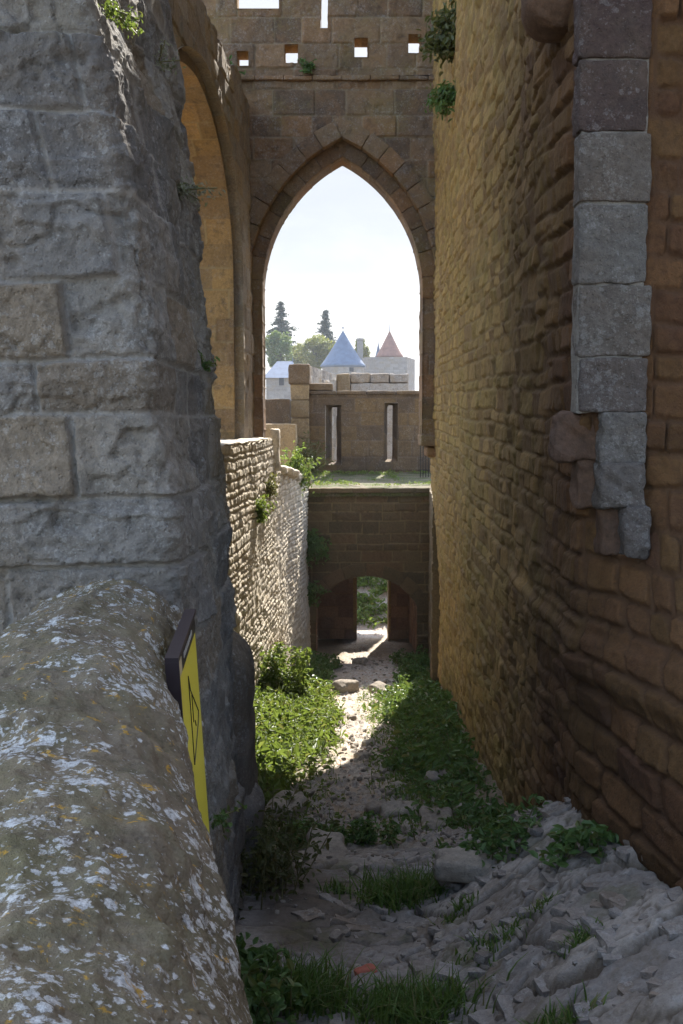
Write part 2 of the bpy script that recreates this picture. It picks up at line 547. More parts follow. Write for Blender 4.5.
M['letter'] = plain_mat('sign_letter', (.55, .53, .5), .5, 0, .1, 6, 0)
M['brick'] = plain_mat('red_brick', (.40, .12, .075), .85, 0, .3, 40, .4)
M['bark'] = plain_mat('bark', (.09, .065, .045), .9, 0, .4, 20, .5)
M['stem'] = plain_mat('stem', (.16, .15, .06), .8, 0, .3, 20, 0)
M['leaf'] = leaf_mat('nettle_leaf', (.11, .17, .035), (.17, .24, .06), (.25, .24, .08), .5)
M['leaf_dark'] = leaf_mat('ivy_leaf', (.075, .15, .04), (.14, .23, .07), (.2, .2, .07), .4, .4)
M['leaf_dry'] = leaf_mat('dry_leaf', (.16, .14, .06), (.22, .19, .08), (.10, .13, .04), .35)
M['grass'] = leaf_mat('grass_blade', (.08, .155, .03), (.13, .21, .05), (.26, .23, .10), .4)
M['olive'] = leaf_mat('shrub_leaf', (.075, .085, .03), (.11, .115, .04), (.16, .13, .05), .3)
M['pale'] = leaf_mat('pale_leaf', (.24, .25, .19), (.32, .32, .25), (.2, .24, .12), .35)
M['conifer'] = leaf_mat('cedar_needles', (.012, .03, .028), (.022, .045, .038), (.03, .05, .04), .1)
M['autumn'] = leaf_mat('turning_leaves', (.17, .18, .045), (.24, .22, .06), (.12, .15, .05), .4)
M['green_tree'] = leaf_mat('tree_leaves', (.08, .14, .05), (.13, .18, .06), (.2, .2, .07), .4)

# ------------------------------------------------------------------ leaves
RG = np.random.default_rng(42)


def leaves(acc, C, size, D=None, droop=.2, mi=0, up=.6, aspect=.55, lo=.7):
    """folded six-sided leaves at centres C; D = preferred facing"""
    n = len(C)
    sz = size * RG.uniform(lo, 1.35, n)[:, None]
    nrm = RG.normal(size=(n, 3)) * .6
    nrm[:, 2] += up
    if D is not None: nrm += D
    nrm /= np.linalg.norm(nrm, axis=1, keepdims=True)
    t = RG.normal(size=(n, 3)); t -= nrm * (t * nrm).sum(1, keepdims=True); t /= np.linalg.norm(t, axis=1, keepdims=True)
    s = np.cross(nrm, t)
    fold = nrm * sz * .12
    b = C - t * sz * .5; tip = C + t * sz * .55 - nrm * sz * droop * .5
    w = aspect * .5
    r1 = C - t * sz * .2 + s * sz * w + fold; r2 = C + t * sz * .2 + s * sz * w * .75 + fold
    l1 = C - t * sz * .2 - s * sz * w + fold; l2 = C + t * sz * .2 - s * sz * w * .75 + fold
    V = np.stack([b, r1, r2, tip, l2, l1], 1).reshape(-1, 3)
    i = np.arange(n)[:, None] * 6
    Fq = np.concatenate([i + [0, 1, 2, 3], i + [0, 3, 4, 5]], 1).reshape(-1, 4)
    a = np.repeat(np.concatenate([RG.random((n, 2)), np.zeros((n, 1)), RG.random((n, 1))], 1), 6, 0)
    acc.add(V, Fq, a, smooth=False, mi=mi)


def blades(acc, base, h, lean=.5, w=.006, dirs=None, mi=0, seg=3):
    n = len(base)
    hh = h * RG.uniform(.5, 1.15, n)
    th = RG.uniform(0, 2 * pi, n); ln = RG.uniform(.05, lean, n)
    d = np.stack([np.cos(th), np.sin(th), np.zeros(n)], -1)
    if dirs is not None: d = d * .6 + dirs
    tw = RG.uniform(0, pi, n); sdir = np.stack([np.cos(tw), np.sin(tw), np.zeros(n)], -1)
    rows = []
    for k in range(seg + 1):
        t = k / seg
        c = base + d * (hh * ln * t ** 1.8)[:, None]
        c[:, 2] = base[:, 2] + hh * (t - .35 * ln * t * t)
        ww = w * (1 - t) ** .7 + .0008
        rows += [c - sdir * ww, c + sdir * ww]
    V = np.stack(rows, 1).reshape(-1, 3)
    i = np.arange(n)[:, None] * (2 * (seg + 1))
    Fq = np.concatenate([i + [2 * k, 2 * k + 1, 2 * k + 3, 2 * k + 2] for k in range(seg)], 1).reshape(-1, 4)
    a = np.repeat(np.concatenate([RG.random((n, 2)), np.zeros((n, 2))], 1), 2 * (seg + 1), 0)
    acc.add(V, Fq, a, smooth=False, mi=mi)


def boxa(acc, x0, x1, y0, y1, z0, z1, a=None, mi=0, r=.012, n=6, rough=.004, seed=0, rf=6):
    blk(acc, ((x0 + x1) / 2, (y0 + y1) / 2, (z0 + z1) / 2), ((x1 - x0) / 2, (y1 - y0) / 2, (z1 - z0) / 2), n=n, r=r, rough=rough, seed=seed, a=a, mi=mi, rf=rf)

# ------------------------------------------------------------------ camera, world, sun
cam = bpy.data.cameras.new('camera'); co = bpy.data.objects.new('camera', cam); COL.objects.link(co)
co.location = (0, 0, E); co.rotation_euler = (pi / 2 - PITCH, 0, 0)
cam.sensor_fit = 'VERTICAL'; cam.sensor_height = 24; cam.lens = 24 * F_PX / H_PX
cam.clip_start = .05; cam.clip_end = 6000
S.camera = co

w = bpy.data.worlds.new('World'); S.world = w; w.use_nodes = True
nt = w.node_tree; nt.nodes.clear(); b = NB(nt)
sky = b.n('ShaderNodeTexSky', sky_type='NISHITA'); sky.sun_disc = False
sky.sun_elevation = radians(SUN_EL); sky.sun_rotation = radians(SUN_AZ)
sky.air_density = 1.0; sky.dust_density = 1.5; sky.ozone_density = 1.2
tc = b.n('ShaderNodeTexCoord'); gen = tc.outputs['Generated']
sx = b.n('ShaderNodeSeparateXYZ'); b.link(gen, sx.inputs[0])
cvec = b.scale(gen, (1, 1, 2.6))
cn = b.noise(cvec, 2.3, 7, .6, .3)
front = b.ramp(b.math('ADD', sx.outputs[1], b.math('MULTIPLY', sx.outputs[2], -.9)), -.2, .7)
cl = b.ramp(b.math('ADD', cn, b.math('MULTIPLY', front, .30)), .5, .66)
cw_ = b.noise(cvec, 5.5, 6, .6, .2)
band = b.ramp(b.math('ADD', sx.outputs[2], b.math('MULTIPLY', b.math('SUBTRACT', cw_, .5), .05)), .105, .14)
ccol_f = b.mix(band, (2.0, 2.0, 2.02), b.mix(b.ramp(cw_, .35, .65), (1.08, 1.16, 1.28), (1.32, 1.38, 1.46)))
ccol = b.mix(b.ramp(sx.outputs[1], .95, .7), ccol_f, (5.4, 5.6, 6.0))
cl = b.math('MAXIMUM', cl, b.ramp(sx.outputs[1], .75, .95))
sc_ = b.mix(b.math('MULTIPLY', cl, .96), sky.outputs[0], ccol)
bg = b.n('ShaderNodeBackground'); b.link(sc_, bg.inputs[0]); bg.inputs[1].default_value = .15
wo = b.n('ShaderNodeOutputWorld'); b.link(bg.outputs[0], wo.inputs[0])

sun = bpy.data.lights.new('sun', 'SUN'); sun.energy = 3.9; sun.angle = radians(.53); sun.color = (1, .945, .86)
so = bpy.data.objects.new('sun', sun); COL.objects.link(so)
so.rotation_euler = (pi / 2 - radians(SUN_EL), 0, pi - radians(SUN_AZ))
so.location = (4, 20, 20)
S.view_settings.view_transform = 'Standard'; S.view_settings.look = 'None'
S.view_settings.exposure = 1.92; S.view_settings.gamma = 1.0
S.cycles.max_bounces = 8; S.cycles.diffuse_bounces = 7

# ------------------------------------------------------------------ ground
_gk = [(0.0, -1.95), (3.0, zpx(1064, 3.2) - E), (3.6, zpx(1024, 3.6) - E), (4.2, zpx(960, 4.2) - E), (4.9, zpx(900, 4.9) - E), (5.6, zpx(862, 5.6) - E),
       (6.1, zpx(848, 6.1) - E), (6.7, zpx(838, 6.7) - E), (8.3, zpx(790, 8.3) - E), (11, zpx(735, 11) - E), (14.95, zpx(690, 15) - E),
       (15.4, zpx(672, 18) - E + .12), (18, zpx(672, 18) - E), (20, zpx(659, 20) - E), (22.7, zpx(641, 22.7) - E), (24.2, zpx(641, 22.7) - E - .1),
       (26, -4.9), (60, -5.2), (200, -6.5), (4000, -30)]
GK = np.array(_gk)


def egs(x, y):
    """smooth ground height (absolute Z)"""
    x = np.asarray(x, float); y = np.asarray(y, float)
    z = np.interp(y, GK[:, 0], GK[:, 1]) + E
    z = z + .47 * sstep(.25, 1.3, x) * (1 - sstep(5.0, 6.6, y)) * sstep(2, 3.3, y)
    z = z + .10 * sstep(.75, 1.2, x) * sstep(6.6, 8, y) * (1 - sstep(13, 15, y))
    z = z + .16 * sstep(-.35, -1.0, x) * sstep(7, 9, y) * (1 - sstep(14, 15, y))
    z = z + .95 * sstep(24.6, 27.6, y) * (1 - sstep(40, 60, y)) * (1 - sstep(4, 9, np.abs(x)))
    return z


def ground_detail(x, y):
    wx = x + .10 * fbm(x * 2.5, y * 2.5, 3, 201); wy = y + .12 * fbm(x * 2.2 + 9, y * 2.2, 3, 202)
    near = 1 - sstep(6.05, 6.45, y + .35 * fbm(x * 1.6, y * .6, 3, 203) + .12 * x)
    f1, f2, rid, ox, oy = worley(wx * 1.8 + wy * .5, wy * 3.3 - wx * .3, 5)
    g1, g2, rid2, ox2, oy2 = worley(wx * 5.6, wy * 8.1, 6)
    k1, k2, rid3, ox3, oy3 = worley(wx * 15, wy * 19, 8)
    edge = sstep(.01, .085, f2 - f1); edge2 = sstep(.0, .09, g2 - g1); edge3 = sstep(0, .12, k2 - k1)
    right = sstep(-.25, .45, x + .3 * fbm(x * 2, y * 2, 2, 209))
    brk = sstep(.15, .5, rid) * (.25 + .75 * right); frag = sstep(-.35, .1, fbm(x * 2.6, y * 2.6, 3, 216))
    slab = (edge - 1) * .055 * (.35 + .65 * right) + (rid - .5) * .05 * (.35 + .65 * right) + edge * ((rid - .5) * ox + (.5 - rid) * oy) * .035 * right
    slab = slab + brk * ((edge2 - 1) * .022 + (rid2 - .5) * .018 + edge2 * (rid2 - .5) * (ox2 + oy2) * .02)
    slab = slab + frag * ((edge3 - 1) * .010 + (rid3 - .4) * .016)
    slab = slab + .022 * fbm(x * 4, y * 4, 4, 204) + .010 * fbm(x * 14, y * 14, 5, 205, .6) + .03 * fbm(x * 1.1, y * 1.4, 2, 208)
    lay = fbm(x * 2.2 + 7, y * 3.1, 4, 217) * 4
    slab = slab + .022 * (np.floor(lay) + sstep(.86, 1, lay - np.floor(lay))) * right
    p1, p2, pr, _, _ = worley(wx * 17, wy * 17, 7)
    pebm = sstep(.48, .62, fbm(x * 1.8, y * 1.8, 3, 206) * .5 + .5 + .12 * (1 - sstep(.3, .6, np.abs(x - .1))))
    peb = np.maximum(0, .045 * (pr ** 2) * (1 - (p1 / .55) ** 2)) * pebm
    dirt = .05 * fbm(x * 1.5, y * 1.5, 3, 207) + .014 * fbm(x * 9, y * 9, 3, 211) + peb + .004 * fbm(x * 40, y * 40, 2, 212)
    h = slab * near + dirt * (1 - near)
    pathm = 1 - sstep(.45, .8, np.abs(x - .02 - .03 * y) + .12 * fbm(x * 2, y * 2, 3, 213))
    soil = sstep(.45, .62, fbm(x * 1.3 + 4, y * 1.3, 3, 214) * .5 + .5) * (1 - right) * .8
    return h, near, pathm, np.where(near > .5, rid, pr), np.where(near > .5, np.maximum(np.maximum(1 - edge, soil), np.maximum((1 - edge2) * brk, (1 - edge3) * frag * .8)), peb / .045)


def axis(*segs):
    out = []
    for a0, a1, st in segs:
        out += list(np.arange(a0, a1 - 1e-6, st))
    return out


xs = np.array([-1200, -600, -250, -90, -40, -20, -12, -8, -6, -4.5, -3.5, -2.7] + axis((-2.2, -1.2, .05), (-1.2, 1.9, .0125), (1.9, 2.6, .05)) + [2.6, 3.2, 4, 6, 9, 14, 25, 50, 100, 300, 700, 1200])
ys = np.array([-1200, -500, -150, -50, -20, -10, -5, -2, 0, 1, 1.6, 2.0] + axis((2.3, 6.9, .0125), (6.9, 10, .022), (10, 16, .035), (16, 24, .07), (24, 32, .3)) + [32, 35, 40, 50, 65, 90, 130, 200, 350, 700, 1200])
GX, GY = np.meshgrid(xs, ys)
gh, gnear, gpath, grid_id, gcr = ground_detail(GX, GY)
gh = gh * (1 - .3 * gnear)
amp = (1 - sstep(26, 40, GY)) * (1 - sstep(3, 6, np.abs(GX))) * sstep(1, 3, GY)
GZ = egs(GX, GY) + gh * amp
acc = Acc()
grid(acc, np.stack([GX, GY, GZ], -1), attr=np.stack([gnear, gpath, grid_id, gcr], -1))


def ground_mat():
    m, nt, out = new_mat('path_ground'); b = NB(nt)
    bs = b.n('ShaderNodeBsdfPrincipled'); geo = b.n('ShaderNodeNewGeometry'); pos = geo.outputs['Position']
    a = b.n('ShaderNodeAttribute', attribute_name='tint'); sp = b.n('ShaderNodeSeparateColor'); b.link(a.outputs['Color'], sp.inputs[0])
    near, path, rid, cr = sp.outputs[0], sp.outputs[1], sp.outputs[2], a.outputs['Alpha']
    n1 = b.noise(pos, 4, 6, .65); n2 = b.noise(pos, 40, 5, .7); n3 = b.noise(pos, 150, 3, .7)
    rock = b.mix(b.ramp(rid, .1, .9), (.25, .225, .20), (.36, .32, .275))
    rock = b.mix(b.ramp(n1, .42, .7), rock, (.19, .155, .12))
    rock = b.mix(b.math('MULTIPLY', b.ramp(b.noise(pos, 15, 5, .7), .55, .7), .5), rock, (.42, .41, .38))
    rock = b.mix(b.math('MULTIPLY', cr, .9), rock, (.105, .078, .052))
    rock = b.mix(b.math('MULTIPLY', b.ramp(b.noise(pos, 2.6, 4, .6), .56, .66), .45), rock, (.10, .095, .035))
    dirt = b.mix(n1, (.47, .39, .29), (.33, .26, .185))
    gv = b.vor(pos, 48); gs = b.n('ShaderNodeSeparateColor'); b.link(gv.outputs['Color'], gs.inputs[0])
    grav = b.mix(gs.outputs[0], (.58, .52, .44), (.34, .29, .24))
    grav = b.mix(b.ramp(gs.outputs[1], .9, .95), grav, (.35, .15, .09))
    sy_ = b.n('ShaderNodeSeparateXYZ'); b.link(pos, sy_.inputs[0])
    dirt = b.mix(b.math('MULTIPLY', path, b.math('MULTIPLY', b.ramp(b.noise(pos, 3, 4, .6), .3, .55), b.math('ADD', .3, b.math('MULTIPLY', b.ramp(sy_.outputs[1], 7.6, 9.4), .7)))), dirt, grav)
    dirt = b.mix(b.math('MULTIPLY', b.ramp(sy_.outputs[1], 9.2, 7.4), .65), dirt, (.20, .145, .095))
    dirt = b.mix(b.math('MULTIPLY', b.ramp(cr, .05, .3), .8), dirt, b.mix(rid, (.40, .35, .28), (.30, .27, .24)))
    dirt = b.mix(b.math('MULTIPLY', b.math('SUBTRACT', 1, path), .6), dirt, (.14, .11, .07))
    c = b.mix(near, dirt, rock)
    v = b.n('ShaderNodeCombineColor'); md = b.math('ADD', b.math('MULTIPLY', n2, .9), b.math('ADD', b.math('MULTIPLY', n3, .5), .3))
    for i in range(3): b.link(md, v.inputs[i])
    c = b.mix(1.0, c, v.outputs[0], 'MULTIPLY')
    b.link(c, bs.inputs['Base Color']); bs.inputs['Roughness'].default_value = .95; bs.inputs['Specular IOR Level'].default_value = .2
    hg = b.math('ADD', b.math('ADD', n2, b.math('MULTIPLY', n3, .5)), b.math('MULTIPLY', b.ramp(gv.outputs['Distance'], .6, .1), b.math('MULTIPLY', b.math('SUBTRACT', 1, near), .8)))
    bp = b.n('ShaderNodeBump'); bp.inputs['Strength'].default_value = .6; bp.inputs['Distance'].default_value = .012
    b.link(hg, bp.inputs['Height']); b.link(bp.outputs[0], bs.inputs['Normal']); b.link(bs.outputs[0], out.inputs[0])
    return m


tag(acc.build('ground', ground_mat(), origin=(0, 0, 0)), kind='structure')


def gz(x, y):
    x = np.asarray(x, float); y = np.asarray(y, float)
    g = ground_detail(x, y)
    return egs(x, y) + g[0] * (1 - .3 * g[1])


acc = Acc()
boxa(acc, -4, -.5, -3, 3.2, E - 2.6, E - 1.62, r=.03, n=10)
boxa(acc, -.52, 3, -3, .6, E - 2.6, E - 1.62, r=.03, n=10)
tag(acc.build('viewing_platform', M['rock']), kind='structure')

# ------------------------------------------------------------------ left pillar
root = thing('stone_pillar', 'tall pillar of large weathered grey blocks at the left, rising behind the lichened parapet', 'pillar', (-1.2, 4.1, 2.0))
BE = np.array([-2.8, -.54, .06, .54, .91, 1.35, 2.2, 3.6]); BX = np.array([-.44, -.503, -.554, -.60, -.675, -.77, -.86, -.95])


def bx(Z): return np.interp(Z - E, BE, BX)


n0 = [(-2.4, 3.3)] + [(-.5 - .07 + .07 * sin(t), 3.37 - .07 * cos(t)) for t in np.linspace(0, pi / 2, 9)] + [(-.51, 4.2), (-.53, 4.92), (-.56, 5.0), (-.66, 5.05), (-1.6, 5.2)]
pth, us = resample(n0, .001)
uu = np.r_[np.arange(0, 1.1, .02), np.arange(1.1, 2.35, .0075), np.arange(2.35, 3.75, .009), np.arange(3.75, us[-1], .03)]
vv = np.r_[np.arange(E - 2.75, E - .9, .011), np.arange(E - .9, E + 1.6, .0068), np.arange(E + 1.6, E + 3.5, .05)]
U, V = np.meshgrid(uu, vv)
X = np.interp(U, us, pth[:, 0]) + bx(V) + .5 + .085 * sstep(2.1, 3.3, U) * sstep(.45, 1.3, V - E); Y = np.interp(U, us, pth[:, 1])
yb = [1120, 1040, 960, 880, 800, 725, 648, 569, 501, 413, 359, 278, 188, 108, 31, -50, -130, -210, -300, -390]
jp = {569: [7], 501: [-40], 413: [75], 359: [38], 278: [68], 188: [117, -30], 108: [54], 31: [88, -20], -50: [35]}
vs = [zpx(y, 3.3) for y in yb]
rg = np.random.default_rng(3); rows = []
for k in range(len(yb) - 1):
    top = yb[k + 1]
    zc = (vs[k] + vs[k + 1]) / 2
    js = [0.0]
    if top in jp:
        # joints listed under the y of the row's upper edge... keyed by lower edge below
        pass
    fr = jp.get(top, [rg.uniform(-20, 60)])
    fx = sorted(at(p, 500, 3.3)[0] - float(bx(zc)) - .5 + 2.4 for p in fr)
    fx = [f for f in fx if .2 < f < 1.87]
    left = [f for f in np.arange(fx[0] - .55, .1, -.5)][::-1]
    js += left + fx
    u = 1.9
    u += rg.uniform(.3, .6)
    while u < us[-1] + .6:
        js.append(u); u += rg.uniform(.3, .6)
    rows.append(js)
h, a = masonry(U, V, (vs, rows), 21, wob=.016, corner=.014, depth=.02, bev=.010, off=.016, tilt=.04, rough=.009, rf=8, mw=.010, octv=7, fill=.45, broken=.024)
for q, (fu, fv, dp) in enumerate(((1.9, 3.1, .012), (3.7, 5.2, .008), (1.2, 4.2, .010))):
    n_ = fbm(U * fu + 3 * q, V * fv + 5 * q, 5, 160 + q)
    h = h - dp * np.exp(-(n_ / .022) ** 2) * sstep(-.1, .25, fbm(U * 1.7, V * 1.7, 2, 170 + q))
    h = h + .010 * sstep(-.015, .015, n_) * (1 - sstep(.0, .35, n_))
side = sstep(1.8, 2.05, U)
st_ = fbm(U * 2.5, V * 1.3, 5, 61); st2 = fbm(U * 12, V * 7, 4, 62)
h = h * (1 - .35 * side) + side * (.030 * st_ + .013 * st2)
cor = np.exp(-((U - 1.93) / .09) ** 2)
h = h + .006 * fbm(U * 26, V * 26, 4, 66) - cor * (.035 * sstep(-.1, .55, fbm(U * 3 + 3, V * 4, 4, 63)) + .012 * fbm(U * 9, V * 16, 3, 64))
acc = Acc(); grid(acc, np.stack([X, Y, V], -1), h, a)
boxa(acc, -2.9, -1.35, 3.36, 5.1, 2.0, E + 3.3, r=.02)
boxa(acc, -2.4, -1.0, 3.5, 5.0, E + 3.0, E + 3.5, r=.02)
acc.build('masonry', M['pillar'], root)
# low weathered stone standing against the pillar's far corner
acc = Acc()
zt = zpx(640, 5.4)
blk(acc, (-.655, 5.42, (zt + 1.9) / 2), (.19, .30, (zt - 1.9) / 2), rot=(0, radians(-2), 0), n=44, r=.15, rough=.035, rf=6, seed=5)
blk(acc, (-.56, 5.25, (zt - .75 + 1.9) / 2), (.14, .22, (zt - .75 - 1.9) / 2), n=30, r=.11, rough=.035, rf=7, seed=8)
tag(acc.build('buttress_stone', M['pillar']), 'rounded upright buttress stone leaning against the far foot of the grey pillar', 'stone')

# ------------------------------------------------------------------ parapet
def xr(Y): return np.interp(Y, [-.5, 1.0, 2.0, 2.7, 3.1, 3.5], [.285, -.055, -.285, -.425, -.455, -.46])


sec = [(0.0, -2.75), (-.005, -1.2), (-.012, -.80), (-.03, -.70), (-.07, -.62), (-.13, -.563), (-.20, -.532), (-.29, -.52), (-.40, -.545), (-.5, -.59), (-.60, -.67), (-.68, -.80), (-.72, -1.0), (-.73, -1.75)]
sp, ss = resample(sec, .002)
k1 = np.interp(-.9, [-2.75, -.8], [0, 1.95])
su = np.r_[np.arange(0, 1.75, .02), np.arange(1.75, 2.75, .0055), np.arange(2.75, ss[-1], .02)]
yu = [-.4]
while yu[-1] < 3.42: yu.append(yu[-1] + max(.0042, .0042 * abs(yu[-1])) * (1 if yu[-1] > .8 else 8))
yu = np.array(yu)
U, Sg = np.meshgrid(yu, su)
ox = np.interp(Sg, ss, sp[:, 0]); oz = np.interp(Sg, ss, sp[:, 1])
X = xr(U) + ox + .02 * fbm(U * 2.2, Sg * 0 + 3, 3, 71); Z = E + oz + .018 * fbm(U * 1.7, U * 0, 2, 72) * sstep(1.7, 2.2, Sg)
h = .034 * fbm(U * 3.5, Sg * 3.5, 5, 73) + .016 * fbm(U * 11, Sg * 14, 4, 74) + .0035 * fbm(U * 50, Sg * 50, 3, 75)
h = h - .02 * sstep(.35, .6, fbm(U * 5, Sg * 7, 3, 76))
acc = Acc(); grid(acc, np.stack([X, U, Z], -1), h, np.stack([fbm(U * 2, Sg * 2, 2, 77) * .5 + .5, fbm(U * 5, Sg * 5, 2, 78) * .4 + .3, U * 0, U * 0 + .5], -1))
tag(acc.build('parapet_wall', M['parapet']), 'low rounded parapet covered in white and orange lichen in the near left corner', 'wall')

# ------------------------------------------------------------------ sign
root = thing('information_sign', 'yellow information panel in a dark frame fixed edge-on beside the lichened parapet', 'sign', (-.43, 2.86, E - 1.0))
pn = np.array([-.405, 2.53]); pf = np.array([-.455, 3.2]); dr = (pf - pn) / np.linalg.norm(pf - pn); nr = np.array([dr[1], -dr[0]])
zt = zpx(650, 2.62); Hs = .76; Ls = np.linalg.norm(pf - pn)


def sg(s, z, d):      # s along, z below top, d out of the face
    p = pn + dr * s + nr * (d + .045 * (z / Hs))
    return np.array([p[0], p[1], zt - z])


def sbox(acc, s0, s1, z0, z1, d0, d1):
    v = [sg(s, z, d) for d in (d0, d1) for (s, z) in ((s0, z1), (s1, z1), (s1, z0), (s0, z0))]
    f = [(0, 3, 2, 1), (4, 5, 6, 7), (0, 1, 5, 4), (1, 2, 6, 5), (2, 3, 7, 6), (3, 0, 4, 7)]
    acc.add(v, f, smooth=False)


acc = Acc(); sbox(acc, .012, Ls - .012, .012, Hs - .012, -.02, -.003); acc.build('panel', M['yellow'], root)
acc = Acc()
sbox(acc, 0, Ls, 0, .012, -.03, .004); sbox(acc, 0, Ls, Hs - .012, Hs, -.03, .004)
sbox(acc, 0, .012, .0122, Hs - .0122, -.03, .004); sbox(acc, Ls - .010, Ls, .0122, Hs - .0122, -.03, -.0035)
acc.build('frame', M['frame'], root)
acc = Acc(); sbox(acc, .06, Ls - .06, .05, Hs - .03, -.032, -.0205); sbox(acc, .0, .05, .1, Hs, -.075, -.0305); sbox(acc, Ls - .05, Ls, .1, Hs, -.075, -.0305)
acc.build('backing', M['frame'], root)
acc = Acc(); sbox(acc, .14, Ls - .013, .0125, .066, -.003, -.0012); acc.build('header', M['ink'], root)
acc = Acc(); sbox(acc, .0125, .1395, .0125, .066, -.003, -.0014); acc.build('emblem', M['cream'], root)
acc = Acc(); rr = random.Random(4); s = .2
while s < .5:
    w_ = rr.choice([.008, .012, .014]); sbox(acc, s, s + w_, .03 + rr.random() * .004, .047, -.0011, .0004)
    if rr.random() < .6: sbox(acc, s + w_ * .3, s + w_ + .006, .036, .040, -.0011, .0002)
    s += w_ + rr.choice([.005, .006, .016])
acc.build('lettering', M['letter'], root)


def stroke(acc, p, q, wd=.004):
    p = np.array(p); q = np.array(q); t = (q - p) / np.linalg.norm(q - p); n_ = np.array([-t[1], t[0]]) * wd / 2
    v = [sg(*(p + n_), d) for d in (-.0029,)] + [sg(*(p - n_), -.0029), sg(*(q - n_), -.0029), sg(*(q + n_), -.0029)]
    v += [sg(*(p + n_), -.0005), sg(*(p - n_), -.0005), sg(*(q - n_), -.0005), sg(*(q + n_), -.0005)]
    acc.add(v, [(0, 3, 2, 1), (4, 5, 6, 7), (0, 1, 5, 4), (1, 2, 6, 5), (2, 3, 7, 6), (3, 0, 4, 7)], smooth=False)


acc = Acc()
for p, q in (((.30, .12), (.30, .37)), ((.30, .12), (.34, .17)), ((.34, .17), (.56, .29)), ((.56, .29), (.52, .315)), ((.52, .315), (.30, .37)), ((.37, .19), (.37, .27)), ((.42, .28), (.44, .30))):
    stroke(acc, p, q, .0032)
acc.build('line_drawing', M['ink'], root)

# ------------------------------------------------------------------ left lower wall (sunlit)
ZL = float(at(250, 438, 14)[2])          # ledge level


def xl(Y): return -1.74 + .048 * Y


def topl(Y):
    z = np.interp(Y, [5, 15.15, 15.3, 16.2, 16.35, 20.5], [ZL, ZL - .02, ZL - .3, ZL - .42, ZL - .5, zpx(484, 20) + .06])
    return z


root = thing('lower_wall', 'sunlit rough rubble wall along the left side of the passage', 'wall', (-1.5, 13, 0.2))
yu = np.r_[np.arange(5.2, 9.8, .09), np.arange(9.8, 21.3, .022)]
tv = np.linspace(0, 1, 300)
U, T = np.meshgrid(yu, tv)
zb = .05
V = zb + T * (topl(U) + .02 * fbm(U * 3, U * 0, 3, 83) - zb)
bat = .10 * (1 - T) ** 1.5
X = xl(U) + bat + .05 * fbm(U * .5, V * .5, 2, 81) + .12 * sstep(16.6, 18.2, U)
L = rows_auto(-.2, 6, .06, .12, .09, .30, 5, 22, 31)
h, a = masonry(U, V, L, 31, wob=.04, corner=.025, depth=.023, bev=.014, off=.008, tilt=.015, rough=.009, rf=12, mw=.011, octv=6, fill=.6, broken=.006)
acc = Acc(); grid(acc, np.stack([X, U, V], -1), h, a, back=(-.45, 0, 0))
# ledge / wall top
t2 = np.linspace(0, .75, 40); yt = np.arange(9.5, 21.3, .04)
U2, T2 = np.meshgrid(yt, t2)
hz = .025 * fbm(U2 * 5, T2 * 5, 4, 84) - .03 * sstep(.05, 0, T2)
P = np.stack([xl(U2) + .02 - T2 + .12 * sstep(16.6, 18.2, U2), U2, topl(U2) + hz], -1)
grid(acc, P, None, np.stack([fbm(U2 * 3, T2 * 3, 2, 85) * .5 + .5, T2 * 0 + .3, T2 * 0, T2 * 0], -1))
acc.build('masonry', M['left_low'], root)
for i, (p, y0_, y1_, Yd) in enumerate([(276.5, 429, 470, 15.55)]):
    acc = Acc(); c = at(p, (y0_ + y1_) / 2, Yd); blk(acc, c + np.array([-.02, 0, 0]), (.065, .14, .30), n=18, r=.03, rough=.02, rf=12, seed=3 + i); acc.build('capping_stone', M['left_low'], root)
for k in range(9):
    acc = Acc(); yy = 16.5 + k * .42; blk(acc, (xl(yy) - .16 + .1, yy, float(topl(np.array(yy))) - .02), (.16 + .03 * (k % 3), .2, .07), rot=(.04 * k, .1, .3 * k), n=12, r=.05, rough=.03, rf=9, seed=20 + k); acc.build('capping_stone', M['left_low'], root)

# ------------------------------------------------------------------ left upper wall with its wide arch
def xu(Y): return -1.99 + .048 * Y


ZU = float(at(214, 41, 12.6)[2])
root = thing('arcade_wall', 'ruined upper wall on the left with a wide recessed arch above the ledge', 'wall', (-2.0, 11, ZL))
CY, HS, SPR, RISE = 11.45, 2.6, E + 1.7, 2.05


def wide_arch(hs, rise, dz=0):
    t = np.linspace(-1, 1, 161)
    t = np.sign(t) * (1 - (1 - np.abs(t)) ** 1.6)
    z = SPR + dz + rise * ((1 - np.abs(t) ** 2.2) ** (1 / 2.2) * .94 + .06 * (1 - np.abs(t)))
    pts = [(CY - hs, ZL - .3)] + [(CY + hs * x, zz) for x, zz in zip(t, z)] + [(CY + hs, ZL - .3)]
    return np.array(pts)


oA = wide_arch(HS, RISE); oB = wide_arch(HS - .12, RISE - .13)
yu = np.r_[np.arange(5, 8.6, .06), np.arange(8.6, 15.2, .016)]; vv = np.r_[np.arange(ZL - .15, E + 3, .016), np.arange(E + 3, ZU + .02, .013)]
U, V = np.meshgrid(yu, vv)
L = rows_auto(ZL - .2, 12, .22, .34, .3, .65, 4, 16, 41)
h, a = masonry(U, V, L, 41, wob=.008, depth=.015, bev=.02, off=.012, tilt=.015, rough=.008, rf=9, mw=.007, broken=.012)
ragged = .10 * fbm(U * 1.6, U * 0 + 2, 4, 86)
Vt = np.where(V > ZU - .5, V + ragged * sstep(ZU - .5, ZU, V), V)
acc = Acc(); grid(acc, np.stack([xu(U), U, Vt], -1), h, a, keep=holes_keep(U, V, [oA]), back=(-1.0, 0, 0))
acc.build('masonry', M['left_up'], root)
acc = Acc()
h, a = masonry(U, V, L, 42, wob=.006, depth=.012, bev=.02, off=.008, tilt=.01, rough=.006, mw=.006)
